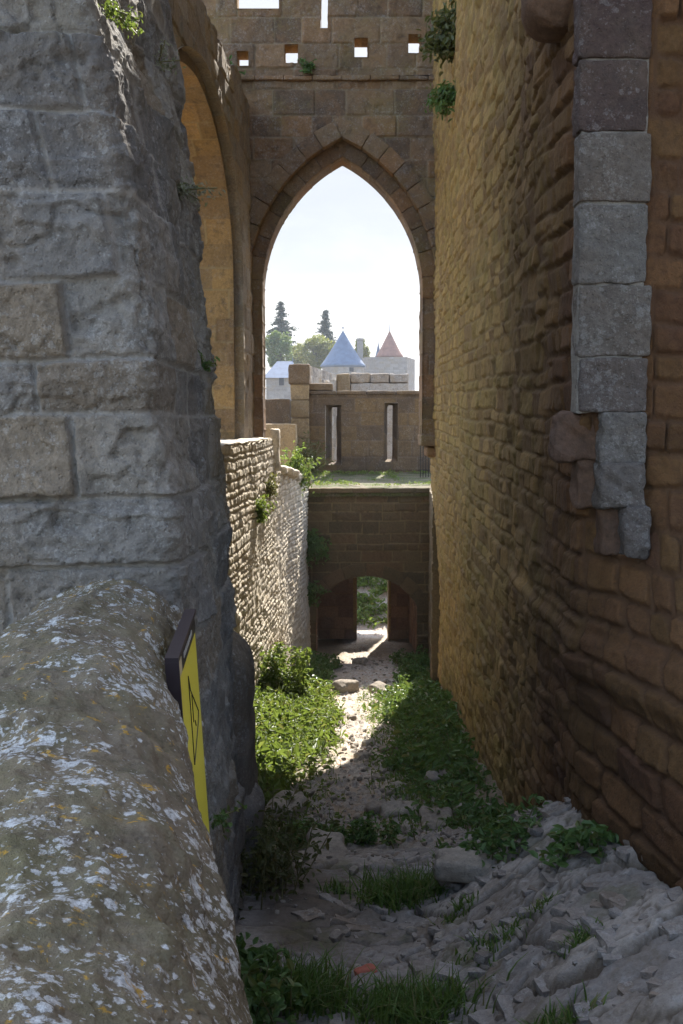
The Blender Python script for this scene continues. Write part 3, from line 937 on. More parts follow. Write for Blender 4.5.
kp = holes_keep(U, V, [oB]) & ~holes_keep(U, V, [wide_arch(HS + .1, RISE + .1)])
grid(acc, np.stack([xu(U) - .11, U, V], -1), h, a, keep=kp)
fm = lambda d0: (lambda u, v, d: np.stack([xu(u) - d, u, v], -1))
reveal(acc, oA, fm(0), -.015, .13, step=.02, seed=43, closed=False)
acc.build('arch_order', M['left_up'], root)
acc = Acc(); reveal(acc, oB, fm(0), .095, 1.0, step=.02, seed=44, closed=False, block=.34)
acc.build('arch_soffit', M['soffit'], root)

# ------------------------------------------------------------------ pointed arch across the passage
YA = 15.0
cxa = float(at(342.5, 290, YA)[0]); HW = 1.15; ZS = zpx(290, YA); ZA = zpx(166, YA + .75)
rise = ZA - ZS; dA = (rise ** 2 - HW ** 2) / (2 * HW)


def pointed(off, zbot, n=60, closed=True):
    R = HW + dA + off
    tm = math.acos(dA / R)
    right = [(cxa - dA + R * cos(t), ZS + R * sin(t)) for t in np.linspace(0, tm, n)]
    left = [(2 * cxa - x, z) for x, z in right[::-1]][1:]
    pts = right + left
    return np.array([(cxa + HW + off, zbot)] + pts + [(cxa - HW - off, zbot)])[::-1]   # left bottom -> right bottom


root = thing('pointed_arch', 'tall pointed stone arch spanning the passage under a pierced parapet', 'arch', (0, YA + .6, ZL))
ZP = zpx(76, YA); ZTOP = E + 10.45  # unseen top raised to keep sun off the near parapet
uu = np.r_[np.arange(-4, -1.75, .03), np.arange(-1.75, 1.62, .0125)]; vv = np.arange(ZL - .04, ZP + .001, .0125)
U, V = np.meshgrid(uu, vv)
L = rows_auto(ZL - .1, 15, .25, .36, .3, .7, -5, 3, 51)
pO = pointed(.21, ZL - 1); pI = pointed(0, ZL - 1)
h, a = masonry(U, V, L, 51, wob=.008, depth=.014, bev=.02, off=.014, tilt=.014, rough=.010, rf=9, mw=.007, broken=.012)
acc = Acc(); grid(acc, np.stack([U, U * 0 + YA, V], -1), h, a, keep=holes_keep(U, V, [pO]), back=(0, .75, 0))
acc.build('spandrel', M['arch'], root)
acc = Acc()
kp = holes_keep(U, V, [pI]) & ~holes_keep(U, V, [pointed(.26, ZL - 1)])
h, a = masonry(U, V, L, 52, wob=.006, depth=.008, bev=.02, off=.008, tilt=.01, rough=.006, mw=.005)
grid(acc, np.stack([U, U * 0 + YA + .2, V], -1), h, a, keep=kp, back=(0, .5, 0))
fmA = lambda u, v, d: np.stack([u, YA + d, v], -1)
reveal(acc, pointed(.21, ZL - .04), fmA, -.012, .22, step=.014, seed=53, closed=False, block=.32)
reveal(acc, pointed(0, ZL - .04), fmA, .18, .75, step=.014, seed=54, closed=False, block=.32)
acc.build('jambs_and_soffit', M['arch'], root)


def ring(acc, off, width, yfront, depth, wl, seed, arch_fn, zmin):
    poly, s = resample(arch_fn(off), .01)
    tg = np.gradient(poly, axis=0); tg /= np.linalg.norm(tg, axis=1, keepdims=True)
    nn = np.stack([-tg[:, 1], tg[:, 0]], -1)      # outward (left-hand side of travel left->right is up)
    s_ap = s[np.argmax(poly[:, 1])]
    rg = np.random.default_rng(seed)
    for side in (-1, 1):
        half = [q for q in s if (q - s_ap) * side >= 0]
        tot = abs(half[-1] - s_ap if side > 0 else half[0] - s_ap)
        q = .004
        while q < tot:
            l = wl * rg.uniform(.8, 1.2)
            q1 = min(q + l, tot)
            sc = s_ap + side * (q + q1) / 2
            pz = np.interp(sc, s, poly[:, 1])
            if pz > zmin and q1 - q > .05:
                def mp(p, sc=sc):
                    ss_ = np.clip(sc + p[:, 0], 0, s[-1])
                    if side > 0: ss_ = np.maximum(ss_, s_ap + .002)
                    else: ss_ = np.minimum(ss_, s_ap - .002)
                    bxy = np.stack([np.interp(ss_, s, poly[:, k]) for k in (0, 1)], -1)
                    n2 = np.stack([np.interp(ss_, s, nn[:, k]) for k in (0, 1)], -1)
                    r = p[:, 2:3] + width / 2
                    xy = bxy + n2 * r
                    return np.stack([xy[:, 0], yfront + depth / 2 + p[:, 1], xy[:, 1]], -1)
                blk(acc, (0, 0, 0), ((q1 - q) / 2 - .004, depth / 2, width / 2), n=10, r=.016, rough=.010, rf=14, seed=int(rg.integers(999)), mapf=mp,
                    a=[rg.random(), rg.random(), 0, .5])
            q = q1
    return


acc = Acc(); ring(acc, .19, .25, YA - .022, .2, .27, 55, lambda o: pointed(o, ZL - 1), ZS - .25); acc.build('outer_voussoirs', M['arch'], root)
acc = Acc(); ring(acc, -.006, .225, YA + .182, .2, .30, 56, lambda o: pointed(o, ZL - 1), ZS - .25); acc.build('inner_voussoirs', M['arch'], root)
# corbel carrying the right jamb
acc = Acc()
boxa(acc, cxa + HW - .02, cxa + HW + .35, YA + .12, YA + .8, ZL - .14, ZL + .03, r=.03, n=10, rough=.01)
boxa(acc, cxa + HW + .07, cxa + HW + .35, YA + .2, YA + .78, ZL - .30, ZL - .143, r=.05, n=10, rough=.01, seed=2)
acc.build('corbel', M['arch'], root)
# pierced parapet over the arch
root = thing('pierced_parapet', 'mossy parapet above the pointed arch with square holes and a slit', 'parapet', (0, YA + .2, ZP))
vv = np.r_[np.arange(ZP, zpx(-20, YA), .0125), np.arange(zpx(-20, YA), ZTOP, .05)]
U, V = np.meshgrid(np.r_[uu, np.arange(1.62, 2.6, .05)], vv)  # last run is out of view, added to block a stray sun patch
rects = []
for x0, x1, y0, y1 in ((237, 249, 52, 67), (284.5, 298, 45, 64), (354.5, 368, 39, 58), (408, 421, 35, 54), (236.5, 279, -70, 9.5), (321, 328, -70, 29)):
    A_ = at(x0, (y0 + y1) / 2, YA)[0]; B_ = at(x1, (y0 + y1) / 2, YA)[0]; zt_ = min(zpx(y0, YA), ZTOP - .6); zb_ = zpx(y1, YA)
    rects.append(np.array([(A_, zb_), (B_, zb_), (B_, zt_), (A_, zt_)]))
h, a = masonry(U, V, L, 57, wob=.008, depth=.014, bev=.02, off=.016, tilt=.014, rough=.010, rf=9, mw=.007, broken=.010)
acc = Acc(); grid(acc, np.stack([U, U * 0 + YA - .03, V], -1), h, a, keep=holes_keep(U, V, rects), back=(0, .36, 0))
acc.build('masonry', M['arch'], root)
for i, r_ in enumerate(rects):
    acc = Acc(); reveal(acc, r_, lambda u, v, d: np.stack([u, YA - .03 + d, v], -1), -.008, .36, step=.02, seed=60 + i, closed=True)
    acc.build('opening_reveal', M['soffit'], root)
acc = Acc()
for k in range(8):
    x0 = -1.6 + k * .4; boxa(acc, x0 + .003, x0 + .397, YA - .06, YA + .3, ZP - .07, ZP - .002, r=.02, n=10, rough=.012, seed=k)
acc.build('string_course', M['arch'], root)

# ------------------------------------------------------------------ right wall
NA = np.array([(1.37, 16.35), (1.165, 10), (1.04, 5.6), (1.03, 4.575), (1.45, 4.545), (2.6, 4.44)])
NM = np.array([(1.40, 16.35), (1.18, 10), (1.045, 5.6), (1.075, 4.74), (1.43, 4.50), (2.6, 4.2)])
NL = np.array([(1.46, 16.35), (1.22, 10), (1.06, 5.6), (1.115, 4.75), (1.30, 3.6), (1.8, 2.2)])
useg = np.r_[0, np.cumsum([6.35, 4.4, .97, .85, 1.35])]
ulin = [0.0]
while ulin[-1] < useg[-1]:
    u = ulin[-1]; yy = np.interp(u, useg, NM[:, 1]); ulin.append(u + np.interp(yy, [4, 5.6, 8, 12, 16], [.0095, .012, .02, .028, .03]))
ulin = np.array(ulin)
vv = np.r_[np.arange(E - 3.95, E - 2.6, .02), np.arange(E - 2.6, E + 2.05, .0098), np.arange(E + 2.05, E + 6.2, .021), np.arange(E + 6.2, E + 8.35, .12)]
U, V = np.meshgrid(ulin, vv)


def rw(U, V):
    e = V - E
    pa = [np.stack([np.interp(U, useg, n_[:, k]) for k in (0, 1)], -1) for n_ in (NA, NM, NL)]
    t1 = sstep(.12, -.42, e)[..., None]; t2 = sstep(-.25, -1.75, e)[..., None]
    p = pa[0] * (1 - t1) + pa[1] * t1
    p = p * (1 - t2) + pa[2] * t2
    far = sstep(useg[2] + .3, useg[1], U)
    x = p[..., 0] + .05 * fbm(U * .45, e * .4, 2, 91) - .035 * sstep(0, 5, e) * far + .05 * sstep(-1.2, -3, e)
    return np.stack([x, p[..., 1], V], -1)


P = PR = rw(U, V)
dv_ = np.linalg.norm(np.diff(P, axis=0), axis=2)
arc = np.vstack([np.zeros((1, P.shape[1])), np.cumsum(dv_, 0)])
jt = int(np.argmin(np.abs(vv - (E + 1.0))))
VS = V
LA = rows_auto(E - 8, 16, .085, .16, .12, .36, -1, 20, 71)
h, a = masonry(U, VS + .02 * U, LA, 71, wob=.035, corner=.03, depth=.018, bev=.016, off=.012, tilt=.022, rough=.011, rf=11, mw=.012, octv=6, fill=.6, broken=.008)
# bigger, rounder blocks on the near turn
LB = rows_auto(E - 8, 16, .11, .18, .15, .36, -1, 20, 72)
h2, a2 = masonry(U, VS + .03 * U, LB, 72, wob=.028, corner=.04, depth=.026, bev=.018, off=.012, tilt=.022, rough=.011, rf=10, mw=.014, octv=7, fill=.35, broken=.006)
nearw = sstep(useg[2] - .1, useg[2] + .5, U)
h = h * (1 - nearw) + h2 * nearw; a = a * (1 - nearw[..., None]) + a2 * nearw[..., None]
strc = sstep(-1.2, -1.14, V - E) * (1 - sstep(-1.0, -.95, V - E)) * sstep(useg[1] + 2.8, useg[1] + 3.4, U)
h = h + .03 * strc
qm = sstep(useg[3] - .03, useg[3], U) * (1 - sstep(useg[3] + .62, useg[3] + .68, U)) * sstep(.0, .05, V - E)
h = h * (1 - qm) - .012 * qm
root = thing('rubble_tower_wall', 'high ochre and reddish rubble wall filling the right side of the passage', 'wall', (1.6, 9, .7))
fmid = (U[:-1, :-1] + U[1:, 1:]) / 2
usplit = useg[2] - .2
acc = Acc()
Q = P + normals(P) * h[..., None]
f = gidx(*U.shape)
mi_ = ((fmid + .55 * fbm(fmid * 1.2, ((V[:-1, :-1]) * 1.2), 4, 92) - .10 * (V[:-1, :-1] - E)) > usplit).astype(int)
a[..., 3] = np.clip((U + .8 * fbm(U * 1.1, V * 1.1, 4, 92) - .1 * (V - E) - (usplit - 2.2)) / 2.9, 0, 1)  # near-end mask for the redder stone and its painted shade
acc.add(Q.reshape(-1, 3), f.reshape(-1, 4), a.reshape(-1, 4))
bk = np.array([1.1, 1.1, 0])
B = P[::20, ::20] + bk
acc.add(B.reshape(-1, 3), gidx(*B.shape[:2]).reshape(-1, 4)[:, ::-1])
for line, lp in ((Q[-1][::-1], P[-1][::-1]), (Q[:, 0][::-1], P[:, 0][::-1])):
    n = len(line); i = np.arange(n - 1)
    acc.add(np.concatenate([line, lp + bk]), np.stack([i + 1, i, i + n, i + n + 1], -1), smooth=False)


def right_mat():
    """ochre rubble that turns to red sandstone towards the near end and is darkened there to paint in shade"""
    m = M['right'].copy(); m.name = 'ochre_to_shaded_red_rubble'
    nt = m.node_tree; b = NB(nt)
    at_ = [n for n in nt.nodes if n.type == 'ATTRIBUTE'][0]
    bs = [n for n in nt.nodes if n.type == 'BSDF_PRINCIPLED'][0]
    col = bs.inputs['Base Color'].links[0].from_socket
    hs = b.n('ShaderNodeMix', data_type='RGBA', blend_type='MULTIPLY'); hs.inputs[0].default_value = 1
    nt.links.new(col, hs.inputs[6]); hs.inputs[7].default_value = (.40, .31, .38, 1)  # reddens the near stones and paints shade into their colour
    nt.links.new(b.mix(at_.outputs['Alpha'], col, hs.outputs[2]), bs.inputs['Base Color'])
    return m


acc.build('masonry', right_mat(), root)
# quoins and the stepped corbel of the upper corner
acc = Acc(); qy = [-80, -8, 62, 134, 205, 285, 358, 413]
qt = [(.9, .2), (1, .1), (.8, .6), (.15, .75), (.15, .5), (.2, .72), (.5, .5), (.6, .2)]
for k in range(len(qy) - 1):
    c0 = at(575, (qy[k] + qy[k + 1]) / 2, 4.58); c1 = at(645 + (k % 2) * 4, (qy[k] + qy[k + 1]) / 2, 4.58)
    z1_, z0_ = zpx(qy[k], 4.58), zpx(qy[k + 1], 4.58)
    boxa(acc, c0[0] + .008, c1[0], 4.532 + .005 * (k % 3), 4.66, z0_ + .004, z1_ - .004, r=.012, n=34, rough=.010, rf=13, seed=30 + k, a=[qt[k][0], qt[k][1], 0, .4])
acc.build('quoins', M['quoin'], root)
acc = Acc(); boxa(acc, at(577, 300, 4.58)[0], at(642, 300, 4.58)[0], 4.554, 4.68, zpx(413, 4.58), zpx(-60, 4.58), r=.006, n=30, rough=.008, rf=20, seed=3, a=[.5, .5, 1, .4]); acc.build('mortar_bed', M['quoin'], root)
acc = Acc()
def cblk(x0, x1, y0, y1, Y0, dep, r, seed, a, n=26):
    A_ = at(x0, (y0 + y1) / 2, Y0); B_ = at(x1, (y0 + y1) / 2, Y0)
    boxa(acc, A_[0], B_[0], Y0, Y0 + dep, zpx(y1, Y0), zpx(y0, Y0), r=r * .45, n=n, rough=.02, rf=13, seed=seed, a=a)
cblk(601, 648, 411, 464, 4.53, .5, .03, 42, [.25, .5, 0, .4])
cblk(600, 647, 462, 510, 4.50, .5, .045, 44, [.4, .5, 0, .4])
cblk(625, 652, 506, 560, 4.45, .4, .055, 45, [.45, .2, 0, .4])
acc.build('corbel', M['quoin'], root)
acc = Acc()
cblk(556, 602, 413, 461, 4.60, .14, .06, 41, [.9, .2, 0, .4])
cblk(577, 602, 458, 508, 4.62, .14, .05, 43, [.95, .3, 0, .4])
cblk(602, 627, 504, 556, 4.57, .14, .05, 46, [.95, .2, 0, .4])
acc.build('corbel_side_stones', M['right_near'], root)
acc = Acc(); c = at(543, 6, 5.0); blk(acc, c + np.array([.06, 0, .12]), (.15, .2, .26), n=24, r=.145, rough=.02, rf=6, seed=50)
acc.build('boss', M['right_near'], root)

# lower right wall between the arch and the gate
root = thing('gate_side_wall', 'low ashlar wall at the right between the pointed arch and the gate', 'wall', (1.75, 18.5, 0))
yu = np.arange(21.2, 16.0, -.03); vv = np.arange(.1, zpx(486, 20), .02); U, V = np.meshgrid(yu, vv)
h, a = masonry(-U, V, rows_auto(0, 5, .15, .24, .25, .5, -23, -15, 81), 81, wob=.01, mw=.008)
acc = Acc(); grid(acc, np.stack([1.40 + .072 * (U - 16), U, V], -1), h, a, back=(.5, 0, 0)); acc.build('masonry', M['gate'], root)

# ------------------------------------------------------------------ gate with its terrace
YG = 20.0
ZT = zpx(487, YG - .05)
root = thing('lower_gate', 'low gate of brown ashlar with a segmental arch under a grassy terrace', 'gate', (.5, 21.5, .1))
gx = float(at(366.5, 620, YG)[0]); gw = float(at(417, 620, YG)[0] - at(316, 620, YG)[0]) / 2
zsp = zpx(606, YG); zap = zpx(576, YG); gr = zap - zsp; gR = (gw ** 2 + gr ** 2) / (2 * gr)


def seg(off, zb=-1.0):
    R = gR + off; zc = zap - gR
    tm = math.asin(min(1, gw / gR))
    return np.array([(gx - R * sin(tm), zb)] + [(gx + R * sin(t), zc + R * cos(t)) for t in np.linspace(-tm, tm, 60)] + [(gx + R * sin(tm), zb)])


uu = np.arange(-1.1, 2.0, .016); vv = np.arange(-.1, ZT - .10, .016); U, V = np.meshgrid(uu, vv)
LG = rows_auto(-.2, 5, .14, .25, .22, .75, -3, 4, 91)
h, a = masonry(U, V, LG, 91, wob=.018, corner=.01, depth=.012, bev=.014, off=.008, tilt=.008, rough=.008, mw=.009, fill=.3)
acc = Acc(); grid(acc, np.stack([U, U * 0 + YG, V], -1), h, a, keep=holes_keep(U, V, [seg(0)]), back=(0, .5, 0)); acc.build('front_wall', M['gate'], root)
acc = Acc(); reveal(acc, seg(0), lambda u, v, d: np.stack([u, YG + d, v], -1), -.01, .5, step=.02, seed=92, closed=False); acc.build('arch_reveal', M['gate_in'], root)
acc = Acc(); ring(acc, -.004, .25, YG - .016, .15, .33, 93, seg, zsp - .1); acc.build('voussoirs', M['gate'], root)
acc = Acc()
for k in range(5):
    x0 = -1.0 + k * .6; boxa(acc, x0 + .003, x0 + .597, YG - .09, YG + .35, ZT - .115, ZT - .02, r=.02, n=12, rough=.012, seed=k + 3)
acc.build('coping', M['gate'], root)
acc = Acc(); U, V = np.meshgrid(np.arange(-1.35, 2.7, .03), np.linspace(YG - .06, 23.05, 110))
zz = ZT + .045 * (V - YG) + .02 * fbm(U * 3, V * 3, 4, 94) - .012
grid(acc, np.stack([U, V, zz], -1), None, np.stack([fbm(U * 2, V * 2, 3, 95) * .5 + .5, U * 0 + .3, U * 0, U * 0], -1), back=(0, 0, -.16))


def terrace_mat():
    m, nt, out = new_mat('mossy_terrace'); b = NB(nt); bs = b.n('ShaderNodeBsdfPrincipled'); pos = b.n('ShaderNodeNewGeometry').outputs['Position']
    n1 = b.noise(pos, 3, 5, .6); n2 = b.noise(pos, 30, 4, .7)
    c = b.mix(b.ramp(n1, .42, .58), (.10, .115, .03), (.20, .165, .10)); c = b.mix(b.ramp(n2, .4, .7), c, (.07, .06, .03))
    b.link(c, bs.inputs['Base Color']); bs.inputs['Roughness'].default_value = .95
    bp = b.n('ShaderNodeBump'); bp.inputs['Distance'].default_value = .03; b.link(n2, bp.inputs['Height']); b.link(bp.outputs[0], bs.inputs['Normal'])
    b.link(bs.outputs[0], out.inputs[0]); return m


acc.build('terrace', terrace_mat(), root)
acc = Acc()
vv = np.arange(-.1, ZT - .05, .025)
U, V = np.meshgrid(np.arange(YG + .5, 22.72, .025), vv); h, a = masonry(U, V, rows_auto(-.2, 5, .2, .3, .3, .6, 18, 25, 96), 96)
grid(acc, np.stack([gx - gw - .02 + .0 * U, U, V], -1), h, a, back=(-.3, 0, 0)); acc.build('passage_side', M['gate_in'], root); acc = Acc()
U, V = np.meshgrid(np.arange(22.72, YG + .5, -.025), vv); h, a = masonry(-U, V, rows_auto(-.2, 5, .2, .3, .3, .6, -25, -18, 97), 97)
grid(acc, np.stack([gx + gw + .02 + 0 * U, U, V], -1), h, a, back=(.3, 0, 0))
acc.build('passage_side', M['gate_in'], root)
YD = 22.7
U, V = np.meshgrid(np.arange(-1.3, 2.6, .018), np.arange(-.1, ZT - .04, .018))
dx0 = float(at(356.5, 610, YD)[0]); dx1 = float(at(388.5, 610, YD)[0]); dzt = ZT - .22
door = np.array([(dx0, -1), (dx0, dzt), (dx1, dzt), (dx1, -1)])
h, a = masonry(U, V, rows_auto(-.2, 5, .22, .32, .3, .6, -3, 4, 98), 98, fill=.8)
acc = Acc(); grid(acc, np.stack([U, U * 0 + YD, V], -1), h, a, keep=holes_keep(U, V, [door]), back=(0, .55, 0))
acc.build('inner_wall', M['gate_in'], root)
acc = Acc(); reveal(acc, door, lambda u, v, d: np.stack([u, YD + d, v], -1), -.012, .55, step=.02, seed=99, closed=False)
boxa(acc, dx0 - .075, dx0 + .0, YD - .035, YD - .003, .05, dzt, r=.008, n=10); boxa(acc, dx1, dx1 + .05, YD - .035, YD - .003, .05, dzt, r=.008, n=10)
acc.build('door_jambs', M['soffit'], root)

# ------------------------------------------------------------------ rampart behind the terrace
root = thing('slit_rampart', 'dark rampart wall with two arrow slits standing at the back of the terrace', 'rampart', (.9, 23.3, ZT))
YC = 23.06
zc = zpx(394, YC); x0c = float(at(308, 420, YC)[0])
U, V = np.meshgrid(np.arange(x0c, 2.75, .018), np.arange(ZT + .05, zc, .018))
LC = rows_auto(ZT - .2, 8, .26, .36, .35, .7, -3, 4, 101)
front = []; bk_ = []
for pl, pr, ql, qr, yt_, yb_ in ((325.5, 341.5, 331.8, 337, 405, 465), (384, 398, 388.3, 393.5, 403, 462)):
    g = lambda p, yy: float(at(p, yy, YC)[0])
    front.append(np.array([(g(pl, 430), zpx(yb_, YC)), (g(pr, 430), zpx(yb_, YC)), (g(pr, 430), zpx(yt_, YC)), (g(pl, 430), zpx(yt_, YC))]))
    bk_.append(np.array([(g(ql, 430), zpx(yb_ - 2, YC)), (g(qr, 430), zpx(yb_ - 2, YC)), (g(qr, 430), zpx(yt_ + 2, YC)), (g(ql, 430), zpx(yt_ + 2, YC))]))
h, a = masonry(U, V, LC, 101, wob=.006, depth=.012, off=.008, tilt=.008, rough=.006, mw=.008, fill=.7)
acc = Acc(); grid(acc, np.stack([U, U * 0 + YC, V], -1), h, a, keep=holes_keep(U, V, front), back=(0, .5, 0)); acc.build('masonry', M['cren'], root)
for i in (0, 1):
    acc = Acc(); reveal(acc, front[i], lambda u, v, d: np.stack([u, YC + d, v], -1), -.01, .5, step=.02, seed=103 + i, closed=True, poly2=bk_[i])
    acc.build('slit_splay', M['cren'], root)
xx = x0c - .03
for k in range(5):
    acc = Acc(); boxa(acc, xx + .004, xx + .65, YC - .05, YC + .55, zc - .01, zc + .07, r=.02, n=10, rough=.012, seed=k + 12); xx += .655; acc.build('capping_stone', M['cren'], root)
acc = Acc(); boxa(acc, x0c - .01, float(at(333, 390, YC)[0]), YC - .02, YC + .45, zc + .075, zpx(386, YC) + .06, r=.03, n=12, rough=.015, seed=77)
acc.build('capping_stone', M['cren'], root)

root = thing('corner_pier', 'tan stone pier with a dark cap at the left end of the slit rampart', 'pier', (-.95, 23.2, ZT))
px0, px1 = float(at(290.5, 400, 22.9)[0]), float(at(309, 400, 22.9)[0])
acc = Acc()
zz = [zpx(y, 22.9) for y in (480, 458, 438, 418, 400, 384)]
for k in range(5): boxa(acc, px0, px1, 22.9 + .004 * (k % 2), 23.5, zz[k] + .003, zz[k + 1] - .003, r=.02, n=10, rough=.008, seed=k + 60)
acc.build('shaft', M['tan'], root)
acc = Acc(); boxa(acc, px0 - .04, px1 + .02, 22.86, 23.55, zpx(384, 22.9), zpx(364, 22.9), r=.03, n=14, rough=.015, seed=66); acc.build('cap', M['cren'], root)

root = thing('receding_wall', 'pale weathered wall running back from the corner pier', 'wall', (-.5, 25.8, 3.8))
yu = np.arange(23.4, 28.1, .03); vv = np.arange(3.6, zpx(365, 23) + .02, .02); U, V = np.meshgrid(yu, vv)
h, a = masonry(U, V, rows_auto(3.4, 8, .24, .34, .3, .6, 22, 30, 111), 111, rough=.012, broken=.02)
acc = Acc(); grid(acc, np.stack([-.72 + (.72 - .12) * (U - 23.4) / 4.6, U, V], -1), h, a, back=(-.35, 0, 0)); acc.build('masonry', M['far_grey'], root)
root = thing('far_merlon', 'long spotted merlon block seen above the slit rampart', 'merlon', (.8, 28, 3.7))
acc = Acc(); X0 = float(at(337, 380, 28)[0]); X1 = float(at(350, 380, 28)[0]); X2 = float(at(409, 380, 28)[0])
boxa(acc, X0, X1, 27.95, 28.6, 3.6, zpx(374, 28), r=.03, n=14, rough=.02, seed=4, a=[.6, .98, 0, 0])
acc.build('end_stone', M['tan'], root)
acc = Acc(); nxt = np.linspace(X1 + .01, X2, 4)
for i in range(3):
    boxa(acc, nxt[i] + .004, nxt[i + 1] - .004, 28, 28.6, zpx(383, 28) + .005, zpx(373, 28) - .01 * i, r=.03, n=14, rough=.025, seed=5 + i)
    boxa(acc, nxt[i] + .004 - .05 * i, nxt[i + 1] - .004, 28.01, 28.6, 3.6, zpx(383, 28) - .005, r=.03, n=14, rough=.02, seed=15 + i)
acc.build('blocks', M['far_grey'], root)
acc = Acc(); boxa(acc, float(at(262, 410, 22.2)[0]), float(at(290, 410, 22.2)[0]), 22.2, 22.7, ZT - .3, zpx(399, 22.2), r=.03, n=16, rough=.012, seed=7)
tag(acc.build('dark_low_wall', M['cren']), 'short dark wall between the arch jamb and the corner pier', 'wall')
acc = Acc(); boxa(acc, float(at(262, 440, 21.4)[0]), float(at(296, 440, 21.4)[0]), 21.4, 22.1, ZT - .2, zpx(424, 21.4), r=.04, n=16, rough=.015, seed=9, a=[.3, .5, 0, 0])
tag(acc.build('stone_bench_block', M['tan']), 'tan masonry block with a pale top left of the terrace shrub', 'masonry block')
root = thing('iron_grille', 'dark iron railing at the right end of the terrace', 'railing', (1.9, 22, ZT))
for k in range(6):
    acc = Acc(); x = float(at(420.5 + k * 2.7, 450, 22)[0]); tube(acc, [(x, 22, ZT + .05), (x, 22, zpx(434, 22))], .009, 6)
    acc.build('bar', M['iron'], root)
for yy in (440, 470):
    acc = Acc(); tube(acc, [(float(at(418, yy, 22)[0]), 22.012, zpx(yy, 22)), (float(at(438, yy, 22)[0]), 22.012, zpx(yy, 22))], .010, 6)
    acc.build('rail', M['iron'], root)

# curved wall seen through the gate
root = thing('curved_wall', 'pale curved stone wall seen through the lower gate', 'wall', (.4, 28.5, .2))
ang = np.arange(radians(-60), radians(60), .004); vv = np.arange(-.4, 3.1, .03); U, V = np.meshgrid(ang, vv); R = 6.0
h, a = masonry(U * R, V, rows_auto(-.5, 5, .25, .36, .4, .75, -8, 8, 121), 121, depth=.02, mw=.015, wob=.01)
acc = Acc(); grid(acc, np.stack([-.6 + R * np.sin(U), 34.2 - R * np.cos(U), V], -1), h, a); acc.build('masonry', M['far_grey'], root)

# ------------------------------------------------------------------ the far towers, house and trees
def cone_roof(acc, c, r, h, n=40, mi=0, a=None):
    t = np.linspace(0, 1, 16)
    prof = [(r * ((1 - q) ** 1.0 * .93 + .07 * (1 - q) ** 6) + .01, h * q) for q in t]
    lathe(acc, c, [(r * .9, -.25), (r * 1.0, -.05)] + prof, n, smooth=True)


GF = -6.3 + E
Yt = 150.0
root = thing('slate_tower', 'round pale tower with a tall blue slate cone seen through the pointed arch', 'tower', (float(at(343, 370, Yt)[0]), Yt, GF))
c = at(343, 366, Yt); r_ = (365 - 321) / 2 * Yt / F_PX
U, V = np.meshgrid(np.linspace(0, 2 * pi, 240), np.linspace(GF, c[2] + .1, 90))
h, a = masonry(U * r_, V, rows_auto(GF - 1, 30, .4, .6, .6, 1.2, -1, 30, 131), 131, depth=.03, mw=.03)
acc = Acc(); grid(acc, np.stack([c[0] + (r_ * .93) * np.sin(U), Yt - r_ * .93 * np.cos(U), V], -1), h, a); acc.build('wall', M['tower'], root)
acc = Acc(); cone_roof(acc, c, r_ * 1.04, (366 - 331) * Yt / F_PX); acc.build('roof', M['slate'], root)
acc = Acc(); ca = at(343, 331, Yt); tube(acc, [ca, ca + [0, 0, .9]], [.07, .02], 6); blk(acc, ca + np.array([0, 0, .45]), (.13, .13, .13), r=.12, n=6); acc.build('finial', M['slate'], root)
acc = Acc(); cw = at(351.5, 369.5, Yt - r_ * .88); boxa(acc, cw[0] - .3, cw[0] + .3, cw[1] - .06, cw[1] + .3, cw[2] - .3, cw[2] + .3, r=.02, n=3); acc.build('window', M['dark'], root)
acc = Acc(); c2 = at(360, 349, Yt + 1.5); boxa(acc, c2[0] - .42, c2[0] + .42, c2[1] - .5, c2[1] + .5, c2[2] - 3.2, c2[2] + 1.2, r=.05, n=6); boxa(acc, c2[0] - .52, c2[0] + .52, c2[1] - .6, c2[1] + .6, c2[2] + 1.203, c2[2] + 1.5, r=.05, n=5); acc.build('chimney', M['tower'], root)

Yq = 165.0
root = thing('square_keep', 'square pale grey tower with a red tiled cone and a small blue spire', 'tower', (float(at(391, 380, Yq)[0]), Yq + 4, GF))
A_ = at(367, 357, Yq); B_ = at(407, 357, Yq); D_ = at(415, 357, Yq + 7)
acc = Acc()
pl, _ = resample([(A_[0], Yq), (B_[0], Yq), (D_[0], Yq + 7)], .06)
uq = np.arange(len(pl)) * .06; vq = np.arange(GF, A_[2], .09); U, V = np.meshgrid(uq, vq)
h, a = masonry(U, V, rows_auto(GF - 1, 30, .35, .55, .6, 1.2, -1, 30, 132), 132, depth=.03, mw=.03)
grid(acc, np.stack([np.broadcast_to(pl[:, 0], U.shape), np.broadcast_to(pl[:, 1], U.shape), V], -1), h, a, back=(-1, 3, 0))
boxa(acc, A_[0] + .1, B_[0] - .1, Yq + .1, Yq + 6, A_[2] - .9, A_[2] - .4, r=.05, n=3)
acc.build('wall', M['tower'], root)
c3 = at(389.5, 356.5, Yq + 3.5)
acc = Acc(); cone_roof(acc, c3, 14 * Yq / F_PX, 26 * Yq / F_PX); acc.build('tiled_cone', M['tile'], root)
acc = Acc(); ca = c3 + [0, 0, 26 * Yq / F_PX]; tube(acc, [ca - [0, 0, .2], ca + [0, 0, 1.5]], [.08, .02], 6); acc.build('finial', M['slate'], root)
c4 = at(378.3, 356.5, Yq + 6); acc = Acc(); cone_roof(acc, c4, 3.2 * Yq / F_PX, 14 * Yq / F_PX, 20); tube(acc, [c4 + [0, 0, 14 * Yq / F_PX - .2], c4 + [0, 0, 16.5 * Yq / F_PX]], [.06, .02], 6); acc.build('spire', M['slate'], root)

